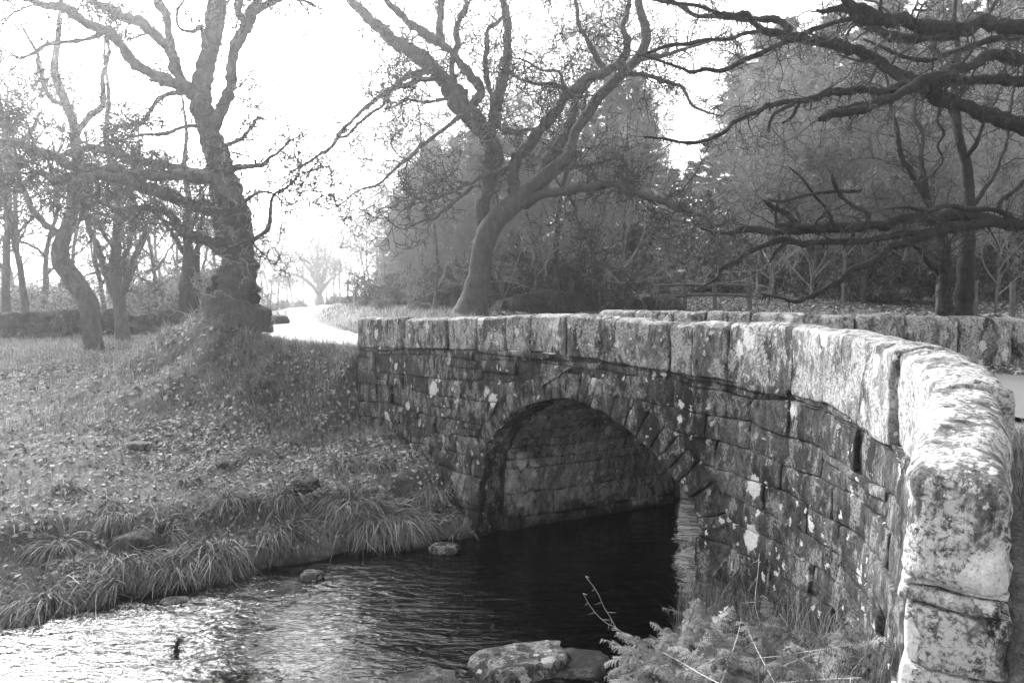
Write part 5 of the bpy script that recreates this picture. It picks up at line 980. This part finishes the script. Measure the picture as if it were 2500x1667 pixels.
# long pale stalks over the bracken, traced
C5 = (1400, 1350, 3.36)
for k, (rows, Y0, Y1, lab) in enumerate([
 ([(1375, 540, 10), (1350, 660, 12), (1280, 880, 13), (1200, 1090, 14)], 5.9, 5.2, 'upright pale dead stalk leaning over the bracken'),
 ([(1410, 590, 10), (1500, 780, 12), (1590, 950, 13), (1670, 1100, 14)], 5.8, 5.0, 'pale dead stalk slanting down across the bracken'),
 ([(735, 815, 7), (880, 890, 12), (1010, 970, 13), (1220, 1080, 15)], 5.8, 5.0, 'bent pale stalk with a sharp kink at the stream side of the bracken'),
 ([(2290, 745, 9), (2100, 780, 12), (1950, 800, 12), (1700, 840, 9), (1500, 860, 6)], 4.8, 5.4, 'long pale stalk lying level toward the wall'),
 ([(2050, 795, 8), (1900, 850, 10), (1750, 910, 10), (1620, 965, 8)], 4.9, 5.2, 'forked pale stalk below the level one'),
 ([(2360, 1020, 9), (2100, 1030, 11), (1850, 1050, 10), (1650, 1065, 9)], 4.4, 4.8, 'pale stalk lying lowest on the bracken heap'),
 ([(1690, 495, 6), (1760, 590, 7), (1850, 700, 7), (1900, 760, 6)], 5.8, 5.6, 'thin pale stem arching against the bridge wall'),
 ([(1525, 0, 4), (1515, 150, 5), (1490, 400, 6), (1525, 560, 6), (1540, 700, 6)], 6.0, 5.8, 'tall hair-thin stem standing against the bridge wall')]):
    P, r = traced(C5, rows, Y0, Y1); V, Q = tube(P, r * .62, 5, k, .1); e = tag(empty('dead_stalk', P[-1]), lab, 'stalk', 'dead stalks over the bracken'); st_ = link('stem', mesh_np('stalk', V, Q, True), M['straw'], e)
    g_ = np.random.default_rng(k); P1, r1 = grow(P[2:-1:5], g_.normal(0, 1, (len(P[2:-1:5]), 3)), g_.uniform(.05, .16, len(P[2:-1:5])), np.full(len(P[2:-1:5]), .0022), 3, .3, 0, g_); V, Q = segs(*polyseg(P1, r1)); link('side_shoots', mesh_np('shoots', V, Q), M['straw'], st_)['kind'] = 'stuff'
th = empty('thorn_sapling', at(1610, 1650, 6.2)); tag(th, 'bare thorny sapling twig reaching out over the dark water', 'sapling')
for rows in ([(100, 190, 6), (190, 310, 8), (250, 440, 8), (300, 520, 9), (350, 610, 10), (430, 720, 10), (510, 830, 10), (600, 940, 11), (720, 1040, 11)], [(80, 330, 6), (130, 420, 8), (200, 510, 8), (270, 570, 8), (340, 605, 9), (430, 670, 9), (520, 740, 9), (600, 810, 9), (700, 880, 9)], [(440, 760, 5), (530, 800, 6), (640, 860, 6), (730, 880, 5)]):
    P, r = traced(C5, rows, 6.1, 6.25); V, Q = tube(P, r * .62, 5, 4, .1); st_ = link('stem', mesh_np('thorn_stem', V, Q, True), M['straw'], th)
    gt = np.random.default_rng(3); b = P[::5]; d = gt.normal(0, 1, b.shape); P1, r1 = grow(b, d, gt.uniform(.04, .09, len(b)), np.full(len(b), .0028), 2, .05, 0, gt, .2); V, Q = segs(*polyseg(P1, r1)); link('thorns', mesh_np('thorns', V, Q), M['straw'], st_)
# tall grass at the foot of the right wing wall
x, y, z = scatter(9000, lambda x, y, z, d: (q_of(x, y) < -.03) * (q_of(x, y) > -.9) * (y > 3.6) * 1.0, (1.2, 3.2, 3.5, 8)); tag(blades('wall_foot_grass', x, y, z, gs.gamma(5, .055, len(x)), np.full(len(x), .0035), M['sedge'], .9, tone=gs.random(len(x)) * .5), 'tall dull grass at the foot of the right wing wall', 'grass', kind='stuff')
# snagged stick in the ripples
px = traced((0, 1200, 2.6133), [(1120, 1022, 26), (1126, 985, 30), (1134, 955, 18), (1142, 930, 8)], onw(430, 1590)[1]); V, Q = tube(px[0], px[1], 7, 3, .4); sn = tag(empty('snagged_branch', px[0][0]), 'short dark snag poking up from the rippled water', 'branch'); st_ = link('stub', mesh_np('snag', V, Q, True), M['mossbark'], sn)
gk = np.random.default_rng(6); P1, r1 = grow(np.repeat(px[0][4:8], 3, 0), gk.normal(0, 1, (12, 3)), gk.uniform(.06, .14, 12), np.full(12, .008), 3, .3, .1, gk); V, Q = segs(*polyseg(P1, r1)); link('twigs', mesh_np('snag_twigs', V, Q), M['mossbark'], st_)

# ---------------------------------------------------------------- mist hanging between the trees
bx = np.array([(x, y, z) for x in (-130, 130) for y in (-12, 175) for z in (-6.0, 27.0)], float)
hz = mesh_np('haze', bx, np.array([(0, 1, 3, 2), (4, 6, 7, 5), (0, 4, 5, 1), (2, 3, 7, 6), (0, 2, 6, 4), (1, 5, 7, 3)]))
hm = bpy.data.materials.new('haze'); hm.use_nodes = True; hn = hm.node_tree; hn.nodes.clear(); ho = hn.nodes.new('ShaderNodeOutputMaterial'); hv = hn.nodes.new('ShaderNodeVolumePrincipled')
hv.inputs['Color'].default_value = (.95, .95, .95, 1); hv.inputs['Density'].default_value = .0018; hv.inputs['Anisotropy'].default_value = .78; hn.links.new(hv.outputs[0], ho.inputs['Volume'])
tag(link('haze', hz, hm), 'thin bright mist hanging between the trees', 'haze', kind='stuff')
